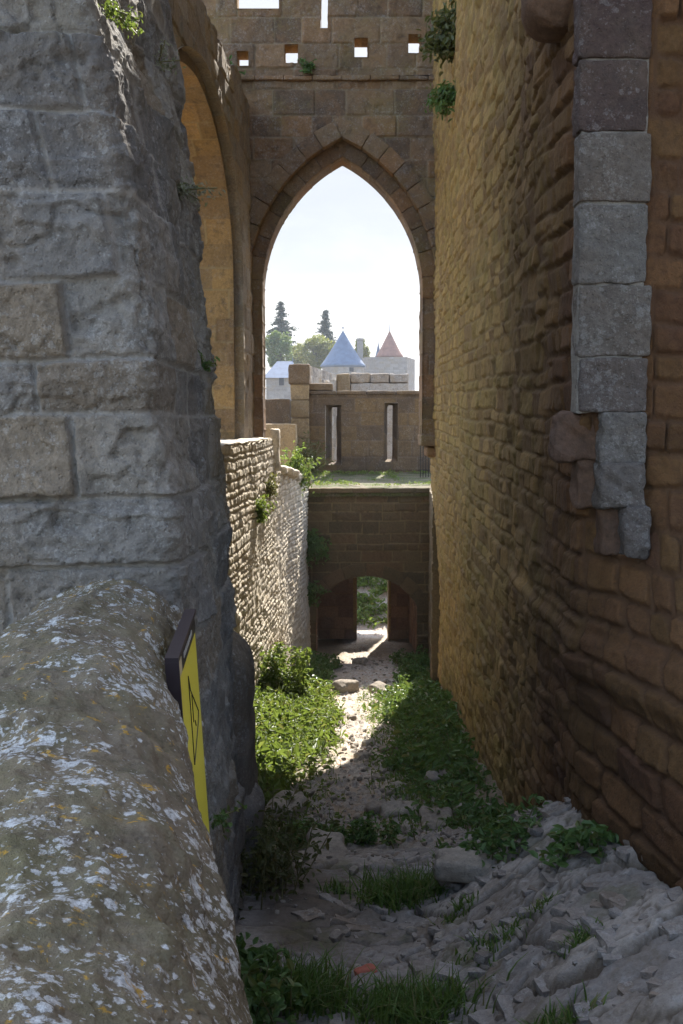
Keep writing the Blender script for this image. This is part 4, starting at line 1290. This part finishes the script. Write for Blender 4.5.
Yh = 120.0
root = thing('slate_house', 'small pale house with a steep blue grey slate roof left of the towers', 'house', (float(at(280, 390, Yh)[0]), Yh + 3, GF))
hx0, hx1 = float(at(266, 380, Yh)[0]), float(at(296, 380, Yh)[0]); ze = zpx(377, Yh); zr = zpx(361, Yh + 2.5)
U, V = np.meshgrid(np.arange(hx0, hx1, .06), np.arange(GF, ze, .08)); h, a = masonry(U, V, rows_auto(GF - 1, 20, .3, .45, .5, 1, -30, 10, 133), 133, depth=.03, mw=.03)
acc = Acc(); grid(acc, np.stack([U, U * 0 + Yh, V], -1), h, a, back=(0, 6, 0)); acc.build('wall', M['tower'], root)
acc = Acc(); o_ = .35; rx0, rx1 = hx0 + 1.1, hx1 - .5
v_ = [(hx0 - o_, Yh - o_, ze - .1), (hx1 + o_, Yh - o_, ze - .1), (hx1 + o_, Yh + 6 + o_, ze - .1), (hx0 - o_, Yh + 6 + o_, ze - .1), (rx0, Yh + 3, zr), (rx1, Yh + 3, zr)]
acc.add(v_, [(0, 1, 5, 4), (2, 3, 4, 5), (1, 2, 5, 5), (3, 0, 4, 4), (3, 2, 1, 0)][:2], smooth=False)
acc.add([v_[1], v_[2], v_[5], (np.array(v_[1]) + v_[5]) / 2], [(0, 1, 2, 3)], smooth=False); acc.add([v_[3], v_[0], v_[4], (np.array(v_[3]) + v_[4]) / 2], [(0, 1, 2, 3)], smooth=False)
acc.add([v_[3], v_[2], v_[1], v_[0]], [(0, 1, 2, 3)], smooth=False)
acc.build('roof', M['slate'], root)
acc = Acc(); cw = at(281.5, 381.5, Yh); boxa(acc, cw[0] - .28, cw[0] + .28, Yh - .05, Yh + .2, cw[2] - .45, cw[2] + .45, r=.02, n=3); acc.build('window', M['dark'], root)
acc = Acc(); cf = np.array([rx1, Yh + 3, zr]); tube(acc, [cf - [0, 0, .1], cf + [0, 0, .6]], [.06, .02], 6); acc.build('finial', M['slate'], root)


def tree_parts(root, trunk_mesh, crown_mesh, mat):
    trunk_mesh.build('trunk', M['bark'], root); crown_mesh.build('crown', mat, root)


def conifer(px, ytop, ybot, Y, wpx, label, seed):
    rg = np.random.default_rng(seed); top = at(px, ytop, Y); zb = zpx(ybot, Y); R_ = wpx / 2 * Y / F_PX; H = top[2] - zb
    root = thing('conifer_tree', label, 'tree', (float(top[0]), Y, GF))
    tr = Acc(); tube(tr, [(top[0], Y, GF), (top[0], Y, zb), (top[0], Y, top[2])], [.5, .35, .04], 8)
    cr = Acc(); pts = []
    zlo = zb - H * .35
    nt_ = 17
    for k in range(nt_):
        t = k / (nt_ - 1); z = zlo + (top[2] - zlo) * t
        rr = R_ * ((1 - t) ** .7 * 1.5 + .1) * rg.uniform(.75, 1.15)
        for q in range(7):
            th = rg.uniform(0, 2 * pi); L_ = rr * rg.uniform(.35, 1.15)
            e_ = np.array([cos(th) * L_, sin(th) * L_, -.12 * L_ + rg.normal() * .2])
            tube(tr, [(top[0], Y, z), np.array([top[0], Y, z]) + e_ * .9], [.06, .02], 4)
            s_ = np.linspace(.15, 1, max(5, int(L_ / .16)))
            for w_ in range(4):
                p = np.array([top[0], Y, z]) + s_[:, None] * e_ + rg.normal(size=(len(s_), 3)) * np.array([.22, .22, .12]); pts.append(p)
    pts = np.concatenate(pts); leaves(cr, pts, .42, up=.9, aspect=.5)
    tree_parts(root, tr, cr, M['conifer'])


def broadleaf(px, ytop, ybot, Y, wpx, label, seed, mat, lsz=.36, n=6500):
    rg = np.random.default_rng(seed); top = at(px, ytop, Y); zb = zpx(ybot, Y); R_ = wpx / 2 * Y / F_PX; H = top[2] - zb
    root = thing('broadleaf_tree', label, 'tree', (float(top[0]), Y, GF))
    tr = Acc(); base = np.array([top[0], Y, GF]); tube(tr, [base, (top[0] + .2, Y, (GF + zb) / 2), (top[0], Y, zb + H * .4)], [.5, .38, .2], 8)
    cr = Acc(); pts = []
    for k in range(34):
        d = rg.normal(size=3); d /= np.linalg.norm(d); rr = rg.uniform(.35, .95)
        c = np.array([top[0], Y, zb + H * .5]) + d * rr * np.array([R_ * .85, R_ * .85, H * .42])
        tube(tr, [(top[0], Y, zb + H * .15), (np.array([top[0], Y, zb + H * .3]) + c) / 2, c], [.16, .09, .03], 5)
        m = int(n / 34); q = rg.normal(size=(m, 3)); q /= np.linalg.norm(q, axis=1, keepdims=True); q *= rg.uniform(.3, 1, (m, 1)) ** .6
        pts.append(c + q * np.array([R_ * .33, R_ * .33, H * .17]) * rg.uniform(.6, 1.2))
    pts = np.concatenate(pts); leaves(cr, pts, lsz, up=.5, aspect=.7)
    tree_parts(root, tr, cr, mat)


conifer(281, 304, 338, 190, 24, 'taller dark conifer above the small slate roofed house', 1)
conifer(325.5, 312, 340, 200, 17, 'slimmer dark conifer rising just left of the blue slate cone', 2)
broadleaf(316, 333, 372, 172, 44, 'yellowing broad tree behind the left side of the blue slate cone', 3, M['autumn'])
broadleaf(277, 326, 372, 160, 32, 'light green tree behind the house by the left arch jamb', 4, M['green_tree'])
broadleaf(298, 341, 380, 178, 26, 'small yellow green tree between house and broad yellowing tree', 6, M['autumn'], n=3500)
broadleaf(361, 338, 372, 185, 18, 'pale yellow tree showing between the chimney and the keep', 5, M['autumn'], n=3000)

# ------------------------------------------------------------------ vegetation near the path
def patch(name, label_kind, pts_xy, hgt, n_leaf, size, mat, clump=.16, up=.7, seed=0, stems=True, lo=.0, group=None, stuff=True, cat=None, label=None, zfn=None):
    """ground cover built of leafy stems"""
    rg = np.random.default_rng(seed)
    acc = Acc(); acs = Acc()
    n = len(pts_xy); per = max(4, n_leaf // n); P_ = []
    zg = gz(pts_xy[:, 0], pts_xy[:, 1]) if zfn is None else zfn(pts_xy[:, 0], pts_xy[:, 1])
    hh = hgt * rg.uniform(.4, 1.15, n)
    for k in range(n):
        t = rg.uniform(lo, 1, per) ** .8
        ln = rg.normal(size=2) * .25
        q = np.stack([pts_xy[k, 0] + ln[0] * hh[k] * t + rg.normal(size=per) * clump * .38 * (1.15 - .6 * t),
                      pts_xy[k, 1] + ln[1] * hh[k] * t + rg.normal(size=per) * clump * .38 * (1.15 - .6 * t), zg[k] + hh[k] * t + .01], -1)
        P_.append(q)
        if stems:
            tube(acs, [(pts_xy[k, 0], pts_xy[k, 1], zg[k] - .02), (pts_xy[k, 0] + ln[0] * hh[k], pts_xy[k, 1] + ln[1] * hh[k], zg[k] + hh[k])], [.004, .002], 4)
    leaves(acc, np.concatenate(P_), size, up=up)
    if stems:
        for v, f, a in zip(acs.v, acs.f, acs.a): pass
        off = acc.n
        for v, f, a, s_ in zip(acs.v, acs.f, acs.a, acs.sm):
            acc.v.append(v); acc.f.append(f + off); acc.a.append(a); acc.sm.append(s_); acc.mi.append(np.full(len(f), 1))
        acc.n += acs.n
    o = acc.build(name, [mat, M['stem']])
    if stuff: tag(o, kind='stuff')
    else: tag(o, label, cat or 'plant', group)
    return o


def scatter(n, x0, x1, y0, y1, seed, fn=None):
    rg = np.random.default_rng(seed); out = []
    while len(out) < n:
        x = rg.uniform(x0, x1, n * 3); y = rg.uniform(y0, y1, n * 3)
        k = np.ones(len(x), bool) if fn is None else fn(x, y, rg)
        out += list(np.stack([x, y], -1)[k])
    return np.array(out[:n])


nz = lambda x, y, s, f=1.2: fbm(x * f, y * f, 3, s)
# bright weeds along the sunlit wall
ptsL = scatter(900, -1.35, .05, 7.4, 14.6, 1, lambda x, y, r: (x > xl(y) + .06) & (x < -.42 + .03 * (y - 8) + .30 * nz(x, y, 301) + .28 * (r.random(len(x)) ** 4)))
patch('weed_cover', '', ptsL, .13, 16000, .048, M['leaf'], seed=2)
k_ = RG.random(len(ptsL)) < .3
patch('weed_cover', '', ptsL[k_] + RG.normal(size=(int(k_.sum()), 2)) * .07, .20, 3000, .075, M['leaf'], seed=12, clump=.2)
ptsE = scatter(500, -1.2, 1.5, 6.6, 15, 13, lambda x, y, r: np.abs(np.abs(x - .12) - .42) < .12 + .2 * r.random(len(x)))
patch('weed_cover', '', ptsE, .05, 3000, .032, M['leaf'], seed=14, stems=False, clump=.1)
ptsR = scatter(800, -.1, 1.6, 6.7, 14.6, 3, lambda x, y, r: (x < np.interp(y, [4.6, 5.6, 10, 16], [1.08, 1.05, 1.18, 1.42])) & (x > .64 + .12 * np.clip(8.5 - y, 0, 2) + .015 * (y - 8.5) + .30 * nz(x, y, 302) - .3 * (r.random(len(x)) ** 5)))
patch('weed_cover', '', ptsR, .10, 9000, .048, M['leaf_dark'], seed=4)
patch('weed_cover', '', ptsR[::4] + .03, .16, 1800, .075, M['leaf_dark'], seed=15, clump=.2)
acc = Acc(); q_ = np.concatenate([ptsL[::2], ptsR[::2], ptsE]); q_ = np.repeat(q_, 5, 0) + RG.normal(size=(len(q_) * 5, 2)) * .06
blades(acc, np.stack([q_[:, 0], q_[:, 1], gz(q_[:, 0], q_[:, 1]) - .01], -1), .11, 1.0, .003); tag(acc.build('grass', M['grass']), kind='stuff')
ptsB = np.concatenate([scatter(170, -.75, .15, 15.5, 19.2, 5, lambda x, y, r: x < -.1 + .25 * nz(x, y, 303)), scatter(190, .75, 1.7, 15.5, 19.6, 6, lambda x, y, r: x > 1.0 + .15 * nz(x, y, 304))])
patch('weed_cover', '', ptsB, .24, 6500, .07, M['leaf_dark'], seed=7)
ptsG = scatter(420, -1.6, 2.8, 24.7, 28.2, 8)
patch('weed_cover', '', ptsG, .24, 9000, .11, M['leaf'], clump=.3, seed=9)
ptsT = scatter(160, -.7, 1.9, 20.1, 22.9, 10, lambda x, y, r: nz(x, y, 305, 2.0) + .5 * (y > 22.5) > .1)
zterr = lambda x, y: ZT + .045 * (y - YG) + .0 * x
patch('terrace_grass_cover', '', ptsT, .05, 1500, .04, M['leaf'], seed=11, stems=False, zfn=zterr)


def plant(label, cx, cy, rx, ry, hgt, n, nl, size, mat, seed, name='leafy_weed', zfn=None, clump=.12):
    rg = np.random.default_rng(seed); q = rg.normal(size=(n, 2)) * np.array([rx, ry]) * .5
    return patch(name, '', np.array([cx, cy]) + q, hgt, nl, size, mat, seed=seed, stuff=False, label=label, zfn=zfn, clump=clump)


def gpt(px, py):      # ground point under a pixel
    for Y in np.arange(3.2, 26, .02):
        p = at(px, py, Y)
        if p[2] <= egs(p[0], p[1]): return float(p[0]), float(p[1])
    return float(p[0]), float(p[1])


x_, y_ = gpt(283, 700); plant('tall pale nettle spike standing above the sunlit weeds by the rubble wall', x_, y_, .28, .3, .62, 16, 1500, .07, M['leaf'], 21, clump=.2)
x_, y_ = gpt(262, 888); plant('dark bush of fine stems at the foot of the buttress stone', x_ - .03, y_, .20, .3, .42, 46, 1500, .035, M['olive'], 22, 'small_bush')
x_, y_ = gpt(240, 1010); plant('dark leafy weed spilling beside the lichened parapet at the bottom', x_ - .06, y_, .22, .3, .22, 34, 1300, .045, M['leaf_dark'], 23)
x_, y_ = gpt(565, 868); plant('small dark ivy clump in the angle of rubble wall and rock', x_ + .06, y_, .14, .12, .12, 10, 200, .05, M['leaf_dark'], 24, 'ivy_clump')
x_, y_ = gpt(325, 846); plant('wide low weed mound on the ledge left of the path', x_, y_, .36, .14, .14, 46, 1500, .035, M['leaf_dark'], 26)
x_, y_ = gpt(500, 850); plant('trailing weed at the foot of the right wall above the rock', x_, y_, .22, .2, .14, 18, 520, .045, M['leaf_dark'], 27)


def tuft(label, px, py, r, hgt, n, seed, mat='grass', w=.004):
    rg = np.random.default_rng(seed); x, y = gpt(px, py); q = rg.normal(size=(n, 2)) * np.array([r, r * .7]) * .5
    xx, yy = x + q[:, 0], y + q[:, 1]; acc = Acc(); base = np.stack([xx, yy, gz(xx, yy) - .01], -1)
    blades(acc, base, hgt, 1.1, w, mi=0)
    tag(acc.build('grass_tuft', M[mat]), label, 'grass tuft', 'grass tufts on the rock')


tuft('thick grass tuft at the bottom edge near the red brick', 412, 1008, 0.20, 0.15, 800, 31)
tuft('tall loose grass tuft between the parapet and the red brick', 305, 1000, 0.20, 0.19, 650, 32)
tuft('broad grass tuft in the middle where rock meets the gravel path', 402, 896, 0.20, 0.17, 800, 33)
tuft('thin grass line in a crack of the right hand rock slabs', 492, 945, 0.15, 0.06, 195, 34)
tuft('small dark tuft in the rock hollow right of the thin grass line', 578, 946, 0.07, 0.06, 120, 35)
tuft('grass tuft cut by the bottom edge on the right rocks', 560, 1026, 0.12, 0.07, 225, 36)
tuft('wispy tuft beside the grey ledge below the wide weed mound', 337, 890, 0.07, 0.07, 97, 37)
tuft('short yellowish tuft on the flat slab above the rock hollow', 540, 908, 0.07, 0.04, 105, 38)
tuft('low tuft at the tail of the broad middle grass', 458, 912, 0.09, 0.06, 120, 39)

# plants rooted in the walls
def wallplant(label, c, nrm, R_, n, size, mat, seed, hang=.0, name='wall_plant', flat=.5, stem=True):
    rg = np.random.default_rng(seed); c = np.array(c, float); nrm = np.array(nrm, float); acc = Acc()
    ns = max(5, n // 28); P_ = []
    for k in range(ns):
        d = rg.normal(size=3); d = d - nrm * (d @ nrm) * .6 + nrm * abs(rg.normal()) * flat; d /= np.linalg.norm(d)
        d[2] = d[2] * (1 - min(1, hang)) - hang + .15
        L_ = R_ * rg.uniform(.5, 1.15); s_ = np.linspace(.05, 1, n // ns)
        p = c + d * (s_ * L_)[:, None] + nrm * (.35 * R_ * s_ * (1 - s_ * .5))[:, None]
        if stem: tube(acc, p[::max(1, len(p) // 4)], .003 if R_ < .4 else .006, 4, mi=1)
        P_.append(p + rg.normal(size=p.shape) * R_ * .14)
    leaves(acc, np.concatenate(P_), size, D=nrm * .6, up=.4)
    return tag(acc.build(name, [M[mat], M['stem']]), label, 'plant')


def on_low(py, Y): return (xl(Y) + .02, Y, zpx(py, Y))


Yw = 12.6
wallplant('yellow green tuft growing out of the sunlit rubble wall', (xl(13.2) + .03, 13.2, zpx(512, 13.2)), (1, 0, 0), .20, 420, .05, 'leaf', 51)
wallplant('dry straw coloured tuft above the yellow green one on the rubble wall', (xl(14.3) + .03, 14.3, zpx(488, 14.3)), (1, -.2, 0), .18, 420, .045, 'leaf_dry', 52)
wallplant('bright leafy bush hanging over the corner of the terrace', at(293, 478, 18.9) + np.array([0, 0, .05]), (.5, -.6, .4), .42, 1300, .07, 'leaf', 53)
wallplant('dark ivy in the shade left of the gate arch near its top', (float(at(308, 545, 19.9)[0]), 19.93, zpx(545, 19.9)), (.2, -1, 0), .42, 700, .08, 'leaf_dark', 54, .2)
wallplant('lower dark ivy beside the left springing of the gate arch', (float(at(308, 590, 19.9)[0]), 19.93, zpx(590, 19.9)), (.2, -1, 0), .35, 500, .08, 'leaf_dark', 55, .2)


def right_pt(py, Y):
    ju = int(np.argmin(np.abs(PR[0, :, 1] - Y) + (np.arange(PR.shape[1]) > 900) * 9)); jv = int(np.argmin(np.abs(PR[:, 0, 2] - zpx(py, Y))))
    return PR[jv, ju]


wallplant('grey green bush sprouting high on the right wall beside the pierced parapet', right_pt(40, 11.6), (-1, -.3, .2), .33, 1300, .07, 'olive', 56)
wallplant('dark hanging weed below the high bush on the right wall', right_pt(92, 11.4), (-1, -.3, 0), .28, 700, .06, 'leaf_dark', 57, .6)
wallplant('dark fern clump in the corner where the arcade wall meets the arch', at(226, 72, 14.75), (.4, -.8, 0), .22, 520, .07, 'leaf_dark', 58, .3)
wallplant('sparse weed hanging from the corner below the fern clump', at(232, 100, 14.85), (.3, -.9, 0), .18, 200, .05, 'leaf_dark', 59, .5)
wallplant('small weed on the moulding under the square holes', at(308, 71, 14.93), (0, -1, .2), .15, 180, .05, 'leaf_dark', 60)
wallplant('green creeper hanging at the top of the grey pillar', (-.76, 3.55, zpx(8, 3.55)), (1, -.4, 0), .10, 220, .016, 'leaf', 61, .7)
wallplant('pale silvery sprig sticking out of the grey pillar side', (-.66, 4.4, zpx(190, 4.4)), (1, -.3, .2), .13, 150, .020, 'pale', 62)
wallplant('faint silvery sprig higher on the grey pillar side', (-.71, 4.2, zpx(62, 4.2)), (1, -.3, .2), .10, 90, .016, 'pale', 65)
wallplant('tiny green weed halfway down the grey pillar side', (-.565, 4.3, zpx(366, 4.3)), (1, -.3, 0), .055, 80, .018, 'leaf_dark', 63)
wallplant('little green sprig peeping out behind the yellow sign', (-.40, 3.34, zpx(816, 3.34)), (1, -.2, 0), .07, 60, .022, 'leaf_dark', 64)
rg = np.random.default_rng(70); cS = at(305, 462, 22.2); cS[2] = ZT + .1; acc = Acc(); P_ = []
for k in range(46):
    d = rg.normal(size=3) * [.55, .5, .25] + [0, 0, .8]; d /= np.linalg.norm(d); L_ = rg.uniform(.45, .92); s_ = np.linspace(0, 1, 26)
    p = cS + d * (s_ * L_)[:, None]; tube(acc, p[::8], [.007] * len(p[::8]), 4, mi=1); P_.append(p[5:] + rg.normal(size=(21, 3)) * .05)
leaves(acc, np.concatenate(P_), .075, up=.5, aspect=.35)
tag(acc.build('terrace_shrub', [M['olive'], M['stem']]), 'dull olive shrub against the rampart at the left of the terrace', 'shrub')

# ------------------------------------------------------------------ loose stones and brick
def rock(label, px, py, sx, sy, sz, seed, name='loose_stone', mat='stone', rot=None, group='loose stones on the path'):
    x, y = gpt(px, py); acc = Acc(); rg = np.random.default_rng(seed)
    blk(acc, (x, y, float(gz(x, y)) + sz * .35), (sx, sy, sz), rot=rot or (rg.normal() * .1, rg.normal() * .1, rg.uniform(0, 3)), n=18, r=min(sx, sy, sz) * .75, rough=sz * .35, rf=.6 / sz, seed=seed, big=.22)
    tag(acc.build(name, M[mat]), label, 'stone' if mat == 'stone' else 'brick', group if mat == 'stone' else None)


rock('small red brick fragment lying on the rock at the bottom', 366, 968, .048, .03, .026, 1, 'brick_fragment', 'brick', (0, 0, .15), None)
rock('tiny reddish brick chip on the grey rock in the middle', 412, 930, .016, .012, .01, 14, 'brick_fragment', 'brick', (0, 0, .6), None)
for i, (lb, px, py, a_, b_, c_) in enumerate([
    ('flat block at the left end of the stone step before the gate', 346, 693, .20, .13, .10), ('wide flat step stone in front of the gate at its right', 385, 694, .24, .13, .06),
    ('round tan stone lying in the light under the gate', 360, 664, .14, .09, .08), ('pale stone in the middle of the sunlit path', 369, 745, .07, .05, .04),
    ('second pale stone on the path, just left of the middle one', 362, 757, .075, .05, .04), ('brown stone at the shade edge right of the pale ones', 388, 751, .09, .06, .05),
    ('flat slab among rubble at the lower end of the path', 404, 820, .17, .10, .06), ('light flat slab right of the lower rubble', 437, 829, .17, .11, .05),
    ('rounded stone at the left of the lower rubble', 377, 815, .085, .065, .06), ('flat stone half under the dark weeds at the right', 472, 816, .15, .09, .06),
    ('tan stone propped among the lower rubble', 411, 836, .085, .05, .05), ('grey stone on the shaded path above the rubble', 395, 793, .08, .06, .04),
    ('small stone at the sunlit tip of the path', 378, 783, .055, .045, .035), ('grey stone at the edge of the right weeds', 441, 786, .12, .08, .05),
    ('square ledge block at the left of the broad ledge', 285, 818, .20, .14, .11), ('mossy slab on the ledge below the sunlit weeds', 326, 856, .20, .12, .05),
    ('long dark slab on the edge of the right rocks by the wall', 488, 866, .26, .10, .06), ('pale stone near the sunlit weeds halfway down the path', 352, 722, .06, .05, .035)]):
    rock(lb, px, py, a_, b_, c_, 100 + i)
rg = np.random.default_rng(5); acc = Acc()
pp = np.concatenate([scatter(620, -.5, .95, 6.5, 11, 61, lambda x, y, r: np.abs(x - .25) < .5 + .4 * r.random(len(x))), scatter(240, -.4, 1.0, 11, 20, 62), scatter(170, -.6, .9, 3.7, 6.4, 63)])
zz = gz(pp[:, 0], pp[:, 1])
for k in range(len(pp)):
    s_ = .008 + .024 * rg.random() ** 3 + .0012 * pp[k, 1] * rg.random()
    blk(acc, (pp[k, 0], pp[k, 1], zz[k] + s_ * .2), (s_, s_ * rg.uniform(.6, 1), s_ * .6), rot=(rg.normal() * .3, rg.normal() * .3, rg.uniform(0, 3)), n=3, r=s_ * .5, rough=s_ * .2, rf=.6 / s_, seed=k % 90, big=.2)
tag(acc.build('gravel', M['stone']), kind='stuff')
acc = Acc(); pf_ = scatter(520, -.6, 1.75, 2.6, 6.8, 64, lambda x, y, r: (fbm(x * 2.2, y * 2.2, 3, 330) + .3 * sstep(-.2, .8, x) + .2 * sstep(5.6, 6.4, y) > .1) & (x < 1.05 + (5.6 - y) * .3) & (np.hypot(x - .1, (y - 4.2) * .6) > .16))
zz = gz(pf_[:, 0], pf_[:, 1]); rg = np.random.default_rng(8)
for k in range(len(pf_)):
    s_ = .008 + .062 * rg.random() ** 2.6
    blk(acc, (pf_[k, 0], pf_[k, 1], zz[k] - s_ * .05 - .004), (s_, s_ * rg.uniform(.4, .9), s_ * rg.uniform(.10, .20) + .008), rot=(rg.normal() * .12, rg.normal() * .12, rg.normal() * .8), n=6, r=s_ * .06, rough=s_ * .14, rf=.7 / s_, seed=k % 120, big=.3)
tag(acc.build('rubble', M['rock']), kind='stuff')

# ------------------------------------------------------------------ haze
me = bpy.data.meshes.new('haze')
hx, hy0, hy1, hz0, hz1 = 1210, -1210, 1210, -16, 36
hv = [(x, y, z) for z in (hz0, hz1) for y in (hy0, hy1) for x in (-hx, hx)]
me.from_pydata(hv, [], [(0, 2, 3, 1), (4, 5, 7, 6), (0, 1, 5, 4), (2, 6, 7, 3), (0, 4, 6, 2), (1, 3, 7, 5)])
ho = bpy.data.objects.new('haze', me); COL.objects.link(ho); tag(ho, kind='stuff')
mh, nth, outh = new_mat('air_haze'); vb = nth.nodes.new('ShaderNodeVolumePrincipled')
vb.inputs['Color'].default_value = (.93, .96, 1, 1); vb.inputs['Density'].default_value = .0005
nth.links.new(vb.outputs[0], outh.inputs['Volume']); me.materials.append(mh)

# unseen wall and lintel added to keep skylight off the near right face
root = thing('shading_wall', 'added unseen rubble wall beside the viewer, shading the near end of the right wall', 'wall', (1.9, 0, 2.5))
U, V = np.meshgrid(np.arange(2.5, -5, -.05), np.arange(E - 2.6, E + 8.3, .05))
h, a = masonry(-U, V, rows_auto(E - 3, 15, .15, .25, .2, .5, -3, 6, 141), 141, depth=.03, off=.02, tilt=.03, rough=.01)
acc = Acc(); grid(acc, np.stack([1.7 + .0 * U, U, V], -1), h, a, back=(1.2, 0, 0)); acc.build('masonry', M['right_near'], root)
acc = Acc(); boxa(acc, 1.6, 2.9, 2.5, 4.42, E + 2.6, E + 8.2, r=.02, n=20, rough=.02); acc.build('shading_block', M['right_near'], root)
